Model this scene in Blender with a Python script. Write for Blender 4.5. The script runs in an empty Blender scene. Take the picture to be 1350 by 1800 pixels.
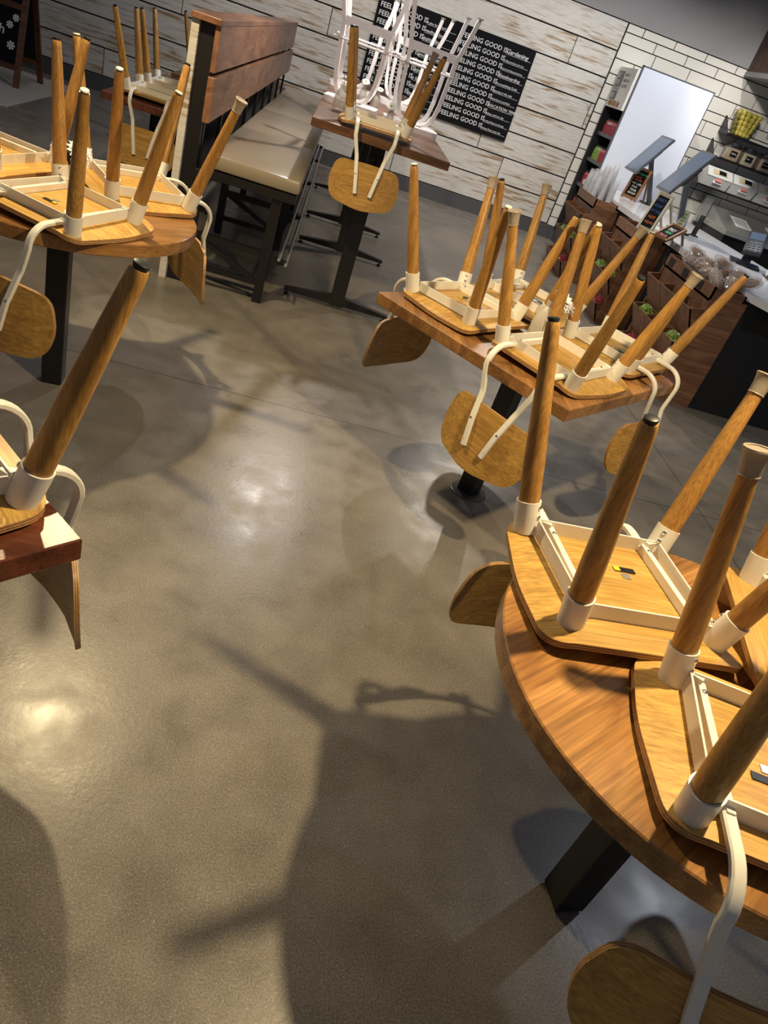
import bpy, bmesh, math, random
from mathutils import Vector, Matrix
random.seed(7)
PI = math.pi
R = math.radians
sc = bpy.context.scene
COL = sc.collection

# ------------------------------------------------------------------ camera
cam_d = bpy.data.cameras.new('camera'); cam = bpy.data.objects.new('camera', cam_d); COL.objects.link(cam)
right = Vector((0.955467, -0.02545428, 0.29399811)); down = Vector((0.22979659, -0.56086393, -0.79537738)); fwd = Vector((0.18513869, 0.82751661, -0.53003767))
m = Matrix((right, -down, -fwd)).transposed().to_4x4(); m.translation = (0, 0, 1.55)
cam.matrix_world = m
cam_d.sensor_fit = 'HORIZONTAL'; cam_d.sensor_width = 36; cam_d.lens = 36 * 1264.2 / 1350; cam_d.clip_start = .02
sc.camera = cam
# ------------------------------------------------------------------ world, view
w = bpy.data.worlds.new('world'); sc.world = w; w.use_nodes = True
bg = w.node_tree.nodes['Background']; bg.inputs[0].default_value = (.72, .80, 1, 1); bg.inputs[1].default_value = .12
sc.view_settings.view_transform = 'Standard'; sc.view_settings.look = 'None'; sc.view_settings.gamma = 1; sc.view_settings.exposure = 0
sc.view_settings.use_curve_mapping = False
# ------------------------------------------------------------------ lights
WARM = (1, .78, .44)
def spot(name, loc, target, power, color=WARM, size=150, radius=.04, blend=.6):
    l = bpy.data.lights.new(name, 'SPOT'); l.energy = power; l.color = color; l.spot_size = R(size); l.spot_blend = blend; l.shadow_soft_size = radius
    o = bpy.data.objects.new(name, l); COL.objects.link(o); o.location = loc
    o.rotation_euler = (Vector(target) - Vector(loc)).to_track_quat('-Z', 'Y').to_euler(); return o
spot('pendant_light', (1.03, 1.18, 2.46), (.98, 1.25, 0), 215)
spot('pendant_light', (-.87, 3.0, 2.43), (-.85, 2.9, 0), 185)
spot('pendant_light', (.12, 5.95, 2.6), (.2, 6.0, 0), 160, (1, .92, .86))
spot('pendant_light', (2.2, 7.3, 2.9), (2.55, 7.0, 0), 165, (1, .88, .74))
spot('pendant_light', (3.3, 2.6, 2.9), (2.6, 3.6, 0), 50, (.85, .9, 1))
spot('track_light', (-.5, 3.6, 3.1), (.3, 6.4, 1.3), 80, (1, .9, .8), 42, .06, .8)
spot('track_light', (3.7, 7.6, 2.9), (5.1, 10, 1.4), 130, (1, .95, .88), 60, .05, .8)
for x, pw, c in ((-3.0, 26, (1, .88, .76)), (-.6, 140, (1, .93, .86)), (1.5, 125, (1, .95, .9)), (3.0, 110, (.98, .97, .95)), (4.2, 90, (1, .96, .92))):
    spot('track_light', (x, 8.2, 3.1), (x + .15, 10, 1.25), pw, c, 95, .05, .9)
spot('counter_light', (3.6, 6.6, 3.0), (3.4, 6.6, .8), 85, (.86, .92, 1), 110, .06, .8)

# ------------------------------------------------------------------ materials
def new_mat(name):
    mt = bpy.data.materials.new(name); mt.use_nodes = True
    return mt, mt.node_tree.nodes, mt.node_tree.links, mt.node_tree.nodes['Principled BSDF']
def plain(name, c, rough=.5, metal=0, noise=.0, nscale=30, bump=0, spec=None, emit=None, es=1, trans=0, coat=0):
    mt, N, L, b = new_mat(name)
    b.inputs['Base Color'].default_value = (*c, 1); b.inputs['Roughness'].default_value = rough; b.inputs['Metallic'].default_value = metal
    if spec is not None: b.inputs['Specular IOR Level'].default_value = spec
    if coat: b.inputs['Coat Weight'].default_value = coat
    if trans: b.inputs['Transmission Weight'].default_value = trans
    if emit: b.inputs['Emission Color'].default_value = (*emit, 1); b.inputs['Emission Strength'].default_value = es
    tc = N.new('ShaderNodeTexCoord'); nz = N.new('ShaderNodeTexNoise'); nz.inputs['Scale'].default_value = nscale; nz.inputs['Detail'].default_value = 4
    L.new(tc.outputs['Object'], nz.inputs['Vector'])
    mx = N.new('ShaderNodeMix'); mx.data_type = 'RGBA'; mx.inputs[6].default_value = (*[v * (1 - noise) for v in c], 1); mx.inputs[7].default_value = (*[min(1, v * (1 + noise)) for v in c], 1)
    L.new(nz.outputs[0], mx.inputs[0]); L.new(mx.outputs[2], b.inputs['Base Color'])
    if bump:
        bp = N.new('ShaderNodeBump'); bp.inputs['Strength'].default_value = bump; bp.inputs['Distance'].default_value = .01
        L.new(nz.outputs[0], bp.inputs['Height']); L.new(bp.outputs[0], b.inputs['Normal'])
    return mt
def wood(name, c1, c2, rot=(0, 0, 0), scale=1, board=0, rough=.38, contrast=(.35, .7), bvar=.5, ring=6, coat=.0, fine=.34):
    mt, N, L, b = new_mat(name)
    tc = N.new('ShaderNodeTexCoord'); oi = N.new('ShaderNodeObjectInfo')
    mp = N.new('ShaderNodeMapping'); mp.inputs['Rotation'].default_value = rot; L.new(tc.outputs['Object'], mp.inputs[0])
    vec = mp.outputs[0]; bv = None
    off = N.new('ShaderNodeVectorMath'); off.operation = 'SCALE'; off.inputs[0].default_value = (13.7, 7.3, 3.1); L.new(oi.outputs['Random'], off.inputs['Scale'])
    ad = N.new('ShaderNodeVectorMath'); L.new(vec, ad.inputs[0]); L.new(off.outputs[0], ad.inputs[1]); v2 = ad.outputs[0]
    if board:
        sp = N.new('ShaderNodeSeparateXYZ'); L.new(vec, sp.inputs[0])
        dv = N.new('ShaderNodeMath'); dv.operation = 'DIVIDE'; dv.inputs[1].default_value = board; L.new(sp.outputs[1], dv.inputs[0])
        fl = N.new('ShaderNodeMath'); fl.operation = 'FLOOR'; L.new(dv.outputs[0], fl.inputs[0])
        wn0 = N.new('ShaderNodeTexWhiteNoise'); wn0.noise_dimensions = '1D'; L.new(fl.outputs[0], wn0.inputs['W'])
        # staggered butt joints along the board
        sx = N.new('ShaderNodeMath'); sx.operation = 'MULTIPLY_ADD'; sx.inputs[1].default_value = 1 / (board * 6); L.new(sp.outputs[0], sx.inputs[0]); L.new(wn0.outputs[0], sx.inputs[2])
        fx = N.new('ShaderNodeMath'); fx.operation = 'FLOOR'; L.new(sx.outputs[0], fx.inputs[0])
        cm = N.new('ShaderNodeCombineXYZ'); L.new(fx.outputs[0], cm.inputs[0]); L.new(fl.outputs[0], cm.inputs[1])
        wn = N.new('ShaderNodeTexWhiteNoise'); wn.noise_dimensions = '3D'; L.new(cm.outputs[0], wn.inputs['Vector']); bv = wn.outputs[0]
        o2 = N.new('ShaderNodeVectorMath'); o2.operation = 'SCALE'; o2.inputs[0].default_value = (9, 5, 7); L.new(bv, o2.inputs['Scale'])
        a2 = N.new('ShaderNodeVectorMath'); L.new(v2, a2.inputs[0]); L.new(o2.outputs[0], a2.inputs[1]); v2 = a2.outputs[0]
    m1 = N.new('ShaderNodeMapping'); m1.inputs['Scale'].default_value = (1.3 * scale, ring * 2.2 * scale, ring * 2.2 * scale); L.new(v2, m1.inputs[0])
    n1 = N.new('ShaderNodeTexNoise'); n1.inputs['Scale'].default_value = 1.6; n1.inputs['Detail'].default_value = 3; n1.inputs['Distortion'].default_value = 1.1; L.new(m1.outputs[0], n1.inputs['Vector'])
    m2 = N.new('ShaderNodeMapping'); m2.inputs['Scale'].default_value = (5 * scale, 130 * scale, 130 * scale); L.new(v2, m2.inputs[0])
    n2 = N.new('ShaderNodeTexNoise'); n2.inputs['Scale'].default_value = 1.5; n2.inputs['Detail'].default_value = 5; L.new(m2.outputs[0], n2.inputs['Vector'])
    rp = N.new('ShaderNodeValToRGB'); rp.color_ramp.elements[0].position = contrast[0]; rp.color_ramp.elements[1].position = contrast[1]
    rp.color_ramp.elements[0].color = (*c1, 1); rp.color_ramp.elements[1].color = (*c2, 1); L.new(n1.outputs[0], rp.inputs[0])
    mr = N.new('ShaderNodeMapRange'); mr.inputs[1].default_value = .3; mr.inputs[2].default_value = .7; mr.inputs[3].default_value = 1 - fine; mr.inputs[4].default_value = 1 + fine * .5; L.new(n2.outputs[0], mr.inputs[0])
    mu = N.new('ShaderNodeMix'); mu.data_type = 'RGBA'; mu.blend_type = 'MULTIPLY'; mu.inputs[0].default_value = 1; L.new(rp.outputs[0], mu.inputs[6]); L.new(mr.outputs[0], mu.inputs[7])
    out = mu.outputs[2]
    vr = N.new('ShaderNodeMapRange'); vr.inputs[3].default_value = .86; vr.inputs[4].default_value = 1.12; L.new(oi.outputs['Random'], vr.inputs[0])
    mu2 = N.new('ShaderNodeMix'); mu2.data_type = 'RGBA'; mu2.blend_type = 'MULTIPLY'; mu2.inputs[0].default_value = 1; L.new(out, mu2.inputs[6]); L.new(vr.outputs[0], mu2.inputs[7]); out = mu2.outputs[2]
    if bv:
        br = N.new('ShaderNodeMapRange'); br.inputs[3].default_value = 1 - bvar; br.inputs[4].default_value = 1 + bvar * .6; L.new(bv, br.inputs[0])
        mu3 = N.new('ShaderNodeMix'); mu3.data_type = 'RGBA'; mu3.blend_type = 'MULTIPLY'; mu3.inputs[0].default_value = 1; L.new(out, mu3.inputs[6]); L.new(br.outputs[0], mu3.inputs[7]); out = mu3.outputs[2]
    L.new(out, b.inputs['Base Color']); b.inputs['Roughness'].default_value = rough
    if coat: b.inputs['Coat Weight'].default_value = coat; b.inputs['Coat Roughness'].default_value = .2
    bp = N.new('ShaderNodeBump'); bp.inputs['Strength'].default_value = .12; bp.inputs['Distance'].default_value = .002; L.new(n2.outputs[0], bp.inputs['Height']); L.new(bp.outputs[0], b.inputs['Normal'])
    return mt

M = {}
M['oak'] = wood('oak', (.44, .24, .052), (.62, .37, .092), ring=10, rough=.42, contrast=(.3, .7))
M['oak_back'] = wood('oak_back', (.40, .21, .045), (.56, .32, .078), ring=10, rough=.42)
M['ply_light'] = wood('ply_light', (.50, .28, .10), (.60, .36, .15), ring=4, rough=.5)
M['ply_dark'] = wood('ply_dark', (.20, .09, .03), (.30, .14, .05), ring=4, rough=.5)
M['leg'] = wood('leg', (.34, .165, .036), (.53, .285, .072), rot=(0, R(90), 0), ring=5, rough=.38, scale=1.3, contrast=(.3, .75))
M['walnut'] = wood('walnut', (.22, .088, .022), (.50, .25, .072), rot=(0, 0, R(-38)), board=.13, rough=.3, bvar=.3, ring=4.5, coat=.25, contrast=(.3, .68))
M['walnut_m'] = wood('walnut_m', (.25, .11, .032), (.44, .215, .066), rot=(0, 0, R(45)), board=.085, rough=.32, bvar=.35, ring=4, coat=.2)
M['walnut_red'] = wood('walnut_red', (.10, .026, .011), (.24, .07, .028), rot=(0, 0, R(45)), board=.12, rough=.34, bvar=.3, ring=4, coat=.05)
M['walnut_high'] = wood('walnut_high', (.13, .055, .025), (.28, .13, .058), board=.12, rough=.35, bvar=.3, ring=4)
M['walnut_board'] = wood('walnut_board', (.17, .07, .036), (.36, .175, .095), rot=(0, 0, R(90)), rough=.35, ring=3, contrast=(.3, .7))
M['walnut_unit'] = wood('walnut_unit', (.16, .07, .033), (.30, .15, .075), rough=.42, ring=5)
M['canopy'] = wood('canopy', (.06, .03, .018), (.14, .07, .04), rough=.5, ring=4)
M['cherry'] = wood('cherry', (.10, .032, .012), (.20, .07, .026), rough=.45, ring=4)
M['white'] = plain('white_metal', (.80, .77, .68), .38, noise=.02)
M['white_stool'] = plain('white_stool', (.84, .80, .78), .3, noise=.02)
M['whiteboard'] = plain('cooler_panel', (.66, .70, .80), .22, noise=.01)
M['chrome'] = plain('chrome', (.75, .75, .74), .18, 1)
M['steel'] = plain('steel', (.62, .61, .58), .3, .75, noise=.1, nscale=9)
M['black'] = plain('black_metal', (.009, .008, .0085), .38, noise=.2, bump=.02)
M['black_base'] = plain('black_base', (.006, .006, .007), .7)
M['blackpad'] = plain('black_pad', (.015, .015, .017), .45)
M['whitepad'] = plain('white_pad', (.80, .74, .62), .5)
M['cap'] = plain('rubber_cap', (.34, .28, .21), .42, noise=.12, nscale=40)
M['leather'] = plain('leather', (.27, .225, .165), .3, noise=.07, nscale=12, bump=.08)
M['baseboard'] = plain('baseboard', (.075, .075, .078), .5, noise=.05)
M['paint'] = plain('grey_paint', (.27, .265, .265), .6, noise=.03, nscale=2)
M['chalk'] = plain('chalkboard', (.006, .006, .008), .8, noise=.3, nscale=7, spec=.15)
M['chalktext'] = plain('chalk_text', (.72, .72, .72), .9)
M['tile'] = plain('tile', (.74, .71, .64), .12, noise=.05, nscale=3)
M['grout'] = plain('grout', (.02, .018, .018), .9)
M['marble'] = plain('marble', (.74, .75, .77), .2, noise=.06, nscale=5)
M['glassy'] = None
M['screen'] = plain('screen_grey', (.07, .09, .13), .12, noise=.25, nscale=8, emit=(.25, .35, .5), es=.16)
M['grey_plastic'] = plain('grey_plastic', (.09, .095, .11), .4)
M['cream'] = plain('cream_wood', (.60, .56, .40), .5, noise=.06)
M['brown_frame'] = wood('brown_frame', (.26, .11, .04), (.40, .19, .08), rough=.45, ring=6)
M['green'] = plain('leaf_green', (.22, .34, .06), .3, noise=.7, nscale=60, coat=.6)
M['red'] = plain('red_bag', (.32, .02, .035), .25, noise=.7, nscale=50, coat=.8)
M['chips'] = plain('chips', (.50, .30, .17), .25, noise=.7, nscale=60, coat=1)
M['paper'] = plain('paper', (.78, .77, .72), .6, noise=.04)
M['yellow'] = plain('lemon', (.55, .46, .08), .35, noise=.15, nscale=30)
M['sticky_yellow'] = plain('sticker_yellow', (.85, .58, .03), .5)
M['orange_ink'] = plain('orange_ink', (.7, .16, .04), .7)
M['green_ink'] = plain('green_ink', (.12, .6, .25), .7)
M['blue_ink'] = plain('blue_ink', (.04, .10, .32), .7)
M['salmon'] = plain('salmon_label', (.75, .22, .2), .5)
M['bin_white'] = plain('bin_white', (.74, .75, .72), .35)
M['grain_tan'] = plain('dry_food', (.50, .36, .2), .7, noise=.4, nscale=120)
M['grain_cream'] = plain('nuts', (.66, .55, .34), .7, noise=.3, nscale=120)
M['blue_screen'] = plain('blue_screen', (.05, .2, .5), .3, emit=(.1, .38, 1), es=1.2)
M['blue_dark'] = plain('blue_band', (.02, .08, .22), .3, emit=(.02, .10, .34), es=.8)
M['petal'] = plain('petal', (.85, .84, .80), .6)
M['daisy'] = plain('daisy_centre', (.45, .5, .06), .6)
M['stem'] = plain('stem', (.12, .25, .05), .6)
def glass_mat(name, c=(.9, .92, .95), fac=.25, rough=.08):
    mt, N, L, b = new_mat(name); N.remove(b); out = N['Material Output']
    t = N.new('ShaderNodeBsdfTransparent'); t.inputs[0].default_value = (*c, 1)
    g = N.new('ShaderNodeBsdfGlossy'); g.inputs['Roughness'].default_value = rough; g.inputs[0].default_value = (.95, .95, .95, 1)
    lw = N.new('ShaderNodeLayerWeight'); lw.inputs[0].default_value = .45
    ad = N.new('ShaderNodeMath'); ad.operation = 'MULTIPLY_ADD'; ad.inputs[1].default_value = .75; ad.inputs[2].default_value = fac * .3; L.new(lw.outputs['Facing'], ad.inputs[0])
    mx = N.new('ShaderNodeMixShader'); L.new(ad.outputs[0], mx.inputs[0]); L.new(t.outputs[0], mx.inputs[1]); L.new(g.outputs[0], mx.inputs[2]); L.new(mx.outputs[0], out.inputs[0])
    return mt
M['glass'] = glass_mat('clear_plastic', (.95, .96, .98), .5, .12)
def frosted(name, c, alpha):
    mt = plain(name, c, .3); mt.node_tree.nodes['Principled BSDF'].inputs['Alpha'].default_value = alpha; return mt
M['cup'] = None
M['frost'] = frosted('frosted_glass', (.66, .62, .55), .6)
M['film'] = frosted('clear_film', (.8, .77, .75), .3)
M['film'].node_tree.nodes['Principled BSDF'].inputs['Roughness'].default_value = .12
M['film'].node_tree.nodes['Principled BSDF'].inputs['Coat Weight'].default_value = 1

M['cup'] = frosted('cup_plastic', (.86, .88, .92), .26); M['cup'].node_tree.nodes['Principled BSDF'].inputs['Roughness'].default_value = .1; M['cup'].node_tree.nodes['Principled BSDF'].inputs['Coat Weight'].default_value = 1
def floor_material():
    mt, N, L, b = new_mat('polished_concrete')
    tc = N.new('ShaderNodeTexCoord')
    def nz(s, d=4, dist=0):
        n = N.new('ShaderNodeTexNoise'); n.inputs['Scale'].default_value = s; n.inputs['Detail'].default_value = d; n.inputs['Distortion'].default_value = dist; L.new(tc.outputs['Object'], n.inputs['Vector']); return n.outputs[0]
    big, mid, fine = nz(1.1, 6, .3), nz(7, 9, .3), nz(240, 3)
    rp = N.new('ShaderNodeValToRGB'); e = rp.color_ramp.elements; e[0].position = .33; e[0].color = (.145, .128, .108, 1); e[1].position = .68; e[1].color = (.25, .222, .185, 1); L.new(big, rp.inputs[0])
    r2 = N.new('ShaderNodeMapRange'); r2.inputs[1].default_value = .3; r2.inputs[2].default_value = .7; r2.inputs[3].default_value = .84; r2.inputs[4].default_value = 1.08; L.new(mid, r2.inputs[0])
    r3 = N.new('ShaderNodeMapRange'); r3.inputs[1].default_value = .35; r3.inputs[2].default_value = .65; r3.inputs[3].default_value = .7; r3.inputs[4].default_value = 1.28; L.new(fine, r3.inputs[0])
    def mul(a, c):
        x = N.new('ShaderNodeMix'); x.data_type = 'RGBA'; x.blend_type = 'MULTIPLY'; x.inputs[0].default_value = 1; L.new(a, x.inputs[6]); L.new(c, x.inputs[7]); return x.outputs[2]
    c = mul(mul(rp.outputs[0], r2.outputs[0]), r3.outputs[0])
    # sparse pale and dark aggregate flecks
    vo = N.new('ShaderNodeTexVoronoi'); vo.inputs['Scale'].default_value = 190; L.new(tc.outputs['Object'], vo.inputs['Vector'])
    lt = N.new('ShaderNodeMath'); lt.operation = 'LESS_THAN'; lt.inputs[1].default_value = .17; L.new(vo.outputs['Distance'], lt.inputs[0])
    mx = N.new('ShaderNodeMix'); mx.data_type = 'RGBA'; L.new(lt.outputs[0], mx.inputs[0]); L.new(c, mx.inputs[6])
    vc = N.new('ShaderNodeMapRange'); vc.inputs[3].default_value = .10; vc.inputs[4].default_value = .48; sp = N.new('ShaderNodeSeparateColor'); L.new(vo.outputs['Color'], sp.inputs[0]); L.new(sp.outputs[0], vc.inputs[0]); L.new(vc.outputs[0], mx.inputs[7])
    c = mx.outputs[2]
    # hairline crazing
    v2 = N.new('ShaderNodeTexVoronoi'); v2.feature = 'DISTANCE_TO_EDGE'; v2.inputs['Scale'].default_value = 38
    wp = N.new('ShaderNodeTexNoise'); wp.inputs['Scale'].default_value = 14; L.new(tc.outputs['Object'], wp.inputs['Vector'])
    ws = N.new('ShaderNodeVectorMath'); ws.operation = 'MULTIPLY_ADD'; ws.inputs[1].default_value = (.05, .05, .05); L.new(wp.outputs['Color'], ws.inputs[0]); L.new(tc.outputs['Object'], ws.inputs[2]); L.new(ws.outputs[0], v2.inputs['Vector'])
    cr = N.new('ShaderNodeMapRange'); cr.inputs[1].default_value = 0; cr.inputs[2].default_value = .010; cr.inputs[3].default_value = .86; cr.inputs[4].default_value = 1; L.new(v2.outputs['Distance'], cr.inputs[0])
    c = mul(c, cr.outputs[0])
    # saw-cut control joints at y = 3.12 and x = 2.34, and one at x = -1.88
    sx = N.new('ShaderNodeSeparateXYZ'); L.new(tc.outputs['Object'], sx.inputs[0])
    for idx, val in ((1, 3.12), (0, 2.34), (0, -1.88), (1, 6.5)):
        d = N.new('ShaderNodeMath'); d.operation = 'SUBTRACT'; d.inputs[1].default_value = val; L.new(sx.outputs[idx], d.inputs[0])
        a = N.new('ShaderNodeMath'); a.operation = 'ABSOLUTE'; L.new(d.outputs[0], a.inputs[0])
        q = N.new('ShaderNodeMapRange'); q.inputs[1].default_value = .0015; q.inputs[2].default_value = .004; q.inputs[3].default_value = .3; q.inputs[4].default_value = 1; L.new(a.outputs[0], q.inputs[0])
        c = mul(c, q.outputs[0])
    L.new(c, b.inputs['Base Color'])
    rr = N.new('ShaderNodeMapRange'); rr.inputs[1].default_value = .3; rr.inputs[2].default_value = .7; rr.inputs[3].default_value = .25; rr.inputs[4].default_value = .40; L.new(mid, rr.inputs[0]); L.new(rr.outputs[0], b.inputs['Roughness'])
    b.inputs['Specular IOR Level'].default_value = .42
    bp = N.new('ShaderNodeBump'); bp.inputs['Strength'].default_value = .11; bp.inputs['Distance'].default_value = .003
    n3 = nz(60, 10, .3); L.new(n3, bp.inputs['Height']); L.new(bp.outputs[0], b.inputs['Normal'])
    return mt
M['floor'] = floor_material()
def plank_material():
    mt, N, L, b = new_mat('whitewashed_planks')
    tc = N.new('ShaderNodeTexCoord'); at = N.new('ShaderNodeAttribute'); at.attribute_name = 'rnd'
    sc3 = N.new('ShaderNodeVectorMath'); sc3.operation = 'SCALE'; sc3.inputs['Scale'].default_value = 23; L.new(at.outputs['Color'], sc3.inputs[0])
    ad = N.new('ShaderNodeVectorMath'); L.new(tc.outputs['Object'], ad.inputs[0]); L.new(sc3.outputs[0], ad.inputs[1]); v = ad.outputs[0]
    def nz(scale, s, d=4, dist=0):
        mp = N.new('ShaderNodeMapping'); mp.inputs['Scale'].default_value = scale; L.new(v, mp.inputs[0])
        n = N.new('ShaderNodeTexNoise'); n.inputs['Scale'].default_value = s; n.inputs['Detail'].default_value = d; n.inputs['Distortion'].default_value = dist; L.new(mp.outputs[0], n.inputs['Vector']); return n.outputs[0]
    streak = nz((1.4, 1, 16), 2.4, 10, .5); patch = nz((.8, 1, 3), 1.5, 5, .5); finen = nz((6, 1, 90), 2, 5)
    a = N.new('ShaderNodeMath'); a.operation = 'MULTIPLY_ADD'; a.inputs[1].default_value = .62; L.new(streak, a.inputs[0])
    p2 = N.new('ShaderNodeMath'); p2.operation = 'MULTIPLY'; p2.inputs[1].default_value = .42; L.new(patch, p2.inputs[0]); L.new(p2.outputs[0], a.inputs[2])
    rp = N.new('ShaderNodeValToRGB'); e = rp.color_ramp.elements; e[0].position = .40; e[0].color = (.33, .225, .135, 1); e[1].position = .525; e[1].color = (.63, .60, .55, 1)
    x = rp.color_ramp.elements.new(.465); x.color = (.54, .49, .42, 1); L.new(a.outputs[0], rp.inputs[0])
    fr = N.new('ShaderNodeMapRange'); fr.inputs[1].default_value = .3; fr.inputs[2].default_value = .7; fr.inputs[3].default_value = .82; fr.inputs[4].default_value = 1.1; L.new(finen, fr.inputs[0])
    mu = N.new('ShaderNodeMix'); mu.data_type = 'RGBA'; mu.blend_type = 'MULTIPLY'; mu.inputs[0].default_value = 1; L.new(rp.outputs[0], mu.inputs[6]); L.new(fr.outputs[0], mu.inputs[7])
    # knots
    vo = N.new('ShaderNodeTexVoronoi'); vo.inputs['Scale'].default_value = 2.1; vo.voronoi_dimensions = '3D'; L.new(v, vo.inputs['Vector'])
    kr = N.new('ShaderNodeValToRGB'); k = kr.color_ramp.elements; k[0].position = .02; k[0].color = (.55, .5, .42, 1); k[1].position = .062; k[1].color = (1, 1, 1, 1); y = kr.color_ramp.elements.new(.045); y.color = (.32, .22, .15, 1); L.new(vo.outputs['Distance'], kr.inputs[0])
    mu2 = N.new('ShaderNodeMix'); mu2.data_type = 'RGBA'; mu2.blend_type = 'MULTIPLY'; mu2.inputs[0].default_value = .8; L.new(mu.outputs[2], mu2.inputs[6]); L.new(kr.outputs[0], mu2.inputs[7])
    L.new(mu2.outputs[2], b.inputs['Base Color']); b.inputs['Roughness'].default_value = .55
    return mt
M['planks'] = plank_material()
def mat_material():
    mt, N, L, b = new_mat('woven_mat'); tc = N.new('ShaderNodeTexCoord')
    ck = N.new('ShaderNodeTexChecker'); ck.inputs['Scale'].default_value = 36; ck.inputs['Color1'].default_value = (.62, .58, .52, 1); ck.inputs['Color2'].default_value = (.28, .26, .23, 1)
    L.new(tc.outputs['Object'], ck.inputs[0]); L.new(ck.outputs[0], b.inputs['Base Color']); b.inputs['Roughness'].default_value = .95; return mt
M['mat'] = mat_material()

# ------------------------------------------------------------------ geometry helpers
class MB:
    def __init__(s): s.bm = bmesh.new(); s.mi = 0
    def _face(s, vs):
        try: f = s.bm.faces.new(vs); f.material_index = s.mi; return f
        except ValueError: return None
    def box(s, c, d, rot=None, bev=0):
        c = Vector(c); hx, hy, hz = d[0] / 2, d[1] / 2, d[2] / 2
        bm2 = bmesh.new(); bmesh.ops.create_cube(bm2, size=1)
        for v in bm2.verts: v.co = Vector((v.co.x * d[0], v.co.y * d[1], v.co.z * d[2]))
        if bev: bmesh.ops.bevel(bm2, geom=bm2.edges[:], offset=bev, segments=2, affect='EDGES', profile=.5)
        mt = rot if rot is not None else Matrix.Identity(3)
        s._merge(bm2, lambda p: mt @ p + c); return s
    def box2(s, a, b, bev=0):
        return s.box([(a[i] + b[i]) / 2 for i in range(3)], [abs(b[i] - a[i]) for i in range(3)], None, bev)
    def _merge(s, bm2, f):
        mp = {}
        for v in bm2.verts: mp[v] = s.bm.verts.new(f(v.co))
        for fc in bm2.faces: s._face([mp[v] for v in fc.verts])
        bm2.free()
    def bar(s, a, b, w, h, up=(0, 0, 1)):
        a, b = Vector(a), Vector(b); d = (b - a); ln = d.length; d.normalize(); up = Vector(up)
        x = d.cross(up); x = x.normalized() if x.length > 1e-5 else Vector((1, 0, 0)); z = x.cross(d).normalized()
        rot = Matrix((x, d, z)).transposed(); return s.box((a + b) / 2, (w, ln, h), rot)
    def rings(s, rings, cap=True, closed_profile=True):
        vs = [[s.bm.verts.new(p) for p in r] for r in rings]; n = len(vs[0])
        for i in range(len(vs) - 1):
            for j in range(n if closed_profile else n - 1): s._face([vs[i][j], vs[i][(j + 1) % n], vs[i + 1][(j + 1) % n], vs[i + 1][j]])
        if cap: s._face(list(reversed(vs[0]))); s._face(vs[-1])
        return vs
    def cone(s, a, b, ra, rb, n=20, cap=True):
        return s.lathe_ax(a, b, [(0, ra), (1, rb)], n, cap)
    def lathe_ax(s, a, b, prof, n=20, cap=True):
        a, b = Vector(a), Vector(b); d = b - a; z = d.normalized(); t = Vector((1, 0, 0)) if abs(z.x) < .8 else Vector((0, 1, 0)); x = z.cross(t).normalized(); y = z.cross(x)
        s.rings([[a + d * k + (x * math.cos(2 * PI * i / n) + y * math.sin(2 * PI * i / n)) * r for i in range(n)] for k, r in prof], cap); return s
    def lathe(s, c, prof, n=24, cap=True):
        c = Vector(c); s.rings([[c + Vector((r * math.cos(2 * PI * i / n), r * math.sin(2 * PI * i / n), z)) for i in range(n)] for r, z in prof], cap); return s
    def tube(s, pts, prof, ups=None):
        """sweep a profile [(u,v)] along pts; frame fixed by a side vector"""
        pts = [Vector(p) for p in pts]; rr = []
        for i, p in enumerate(pts):
            d = (pts[min(i + 1, len(pts) - 1)] - pts[max(i - 1, 0)]).normalized()
            side = Vector(ups) if ups is not None else Vector((0, 0, 1))
            x = (side - d * side.dot(d)); x = x.normalized() if x.length > 1e-4 else Vector((1, 0, 0)); y = d.cross(x)
            rr.append([p + x * u + y * v for u, v in prof])
        s.rings(rr); return s
    def prism(s, outline, z0, z1):
        s.rings([[Vector((x, y, z0)) for x, y in outline], [Vector((x, y, z1)) for x, y in outline]]); return s
    def poly(s, pts): s._face([s.bm.verts.new(p) for p in pts]); return s
    def sphere(s, c, r, seg=10, rings=6, sq=(1, 1, 1)):
        bm2 = bmesh.new(); bmesh.ops.create_uvsphere(bm2, u_segments=seg, v_segments=rings, radius=r); c = Vector(c)
        s._merge(bm2, lambda p: Vector((p.x * sq[0], p.y * sq[1], p.z * sq[2])) + c); return s
    def mesh(s, name, mats, smooth=False):
        me = bpy.data.meshes.new(name); bmesh.ops.recalc_face_normals(s.bm, faces=s.bm.faces[:]); s.bm.to_mesh(me); s.bm.free()
        for x in (mats if isinstance(mats, (list, tuple)) else [mats]): me.materials.append(x)
        if smooth:
            for p in me.polygons: p.use_smooth = True
            try: me.set_sharp_from_angle(angle=R(38))
            except Exception: pass
        return me
    def obj(s, name, mats, parent=None, smooth=False, loc=None):
        return link(name, s.mesh(name, mats, smooth), parent, loc)
def link(name, me, parent=None, loc=None, rot=None):
    o = bpy.data.objects.new(name, me); COL.objects.link(o); o.parent = parent
    if loc is not None: o.location = loc
    if rot is not None: o.rotation_euler = rot
    return o
def tag(o, label, cat, group=None):
    o['label'] = label; o['category'] = cat
    if group: o['group'] = group
    return o
def thing(name, label, cat, loc=(0, 0, 0), rz=0, group=None):
    o = bpy.data.objects.new(name, None); COL.objects.link(o); o.location = loc; o.rotation_euler = (0, 0, rz); o.empty_display_size = .1
    return tag(o, label, cat, group)
def struct(o): o['kind'] = 'structure'; return o
def dup(root, loc, rz, label, group=None):
    r = root.copy(); COL.objects.link(r); r.location = loc; r.rotation_euler = (0, 0, rz); r['label'] = label
    if group: r['group'] = group
    for ch in list(root.children):
        c = ch.copy(); COL.objects.link(c); c.parent = r
        for g in list(ch.children):
            d = g.copy(); COL.objects.link(d); d.parent = c
    return r
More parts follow.
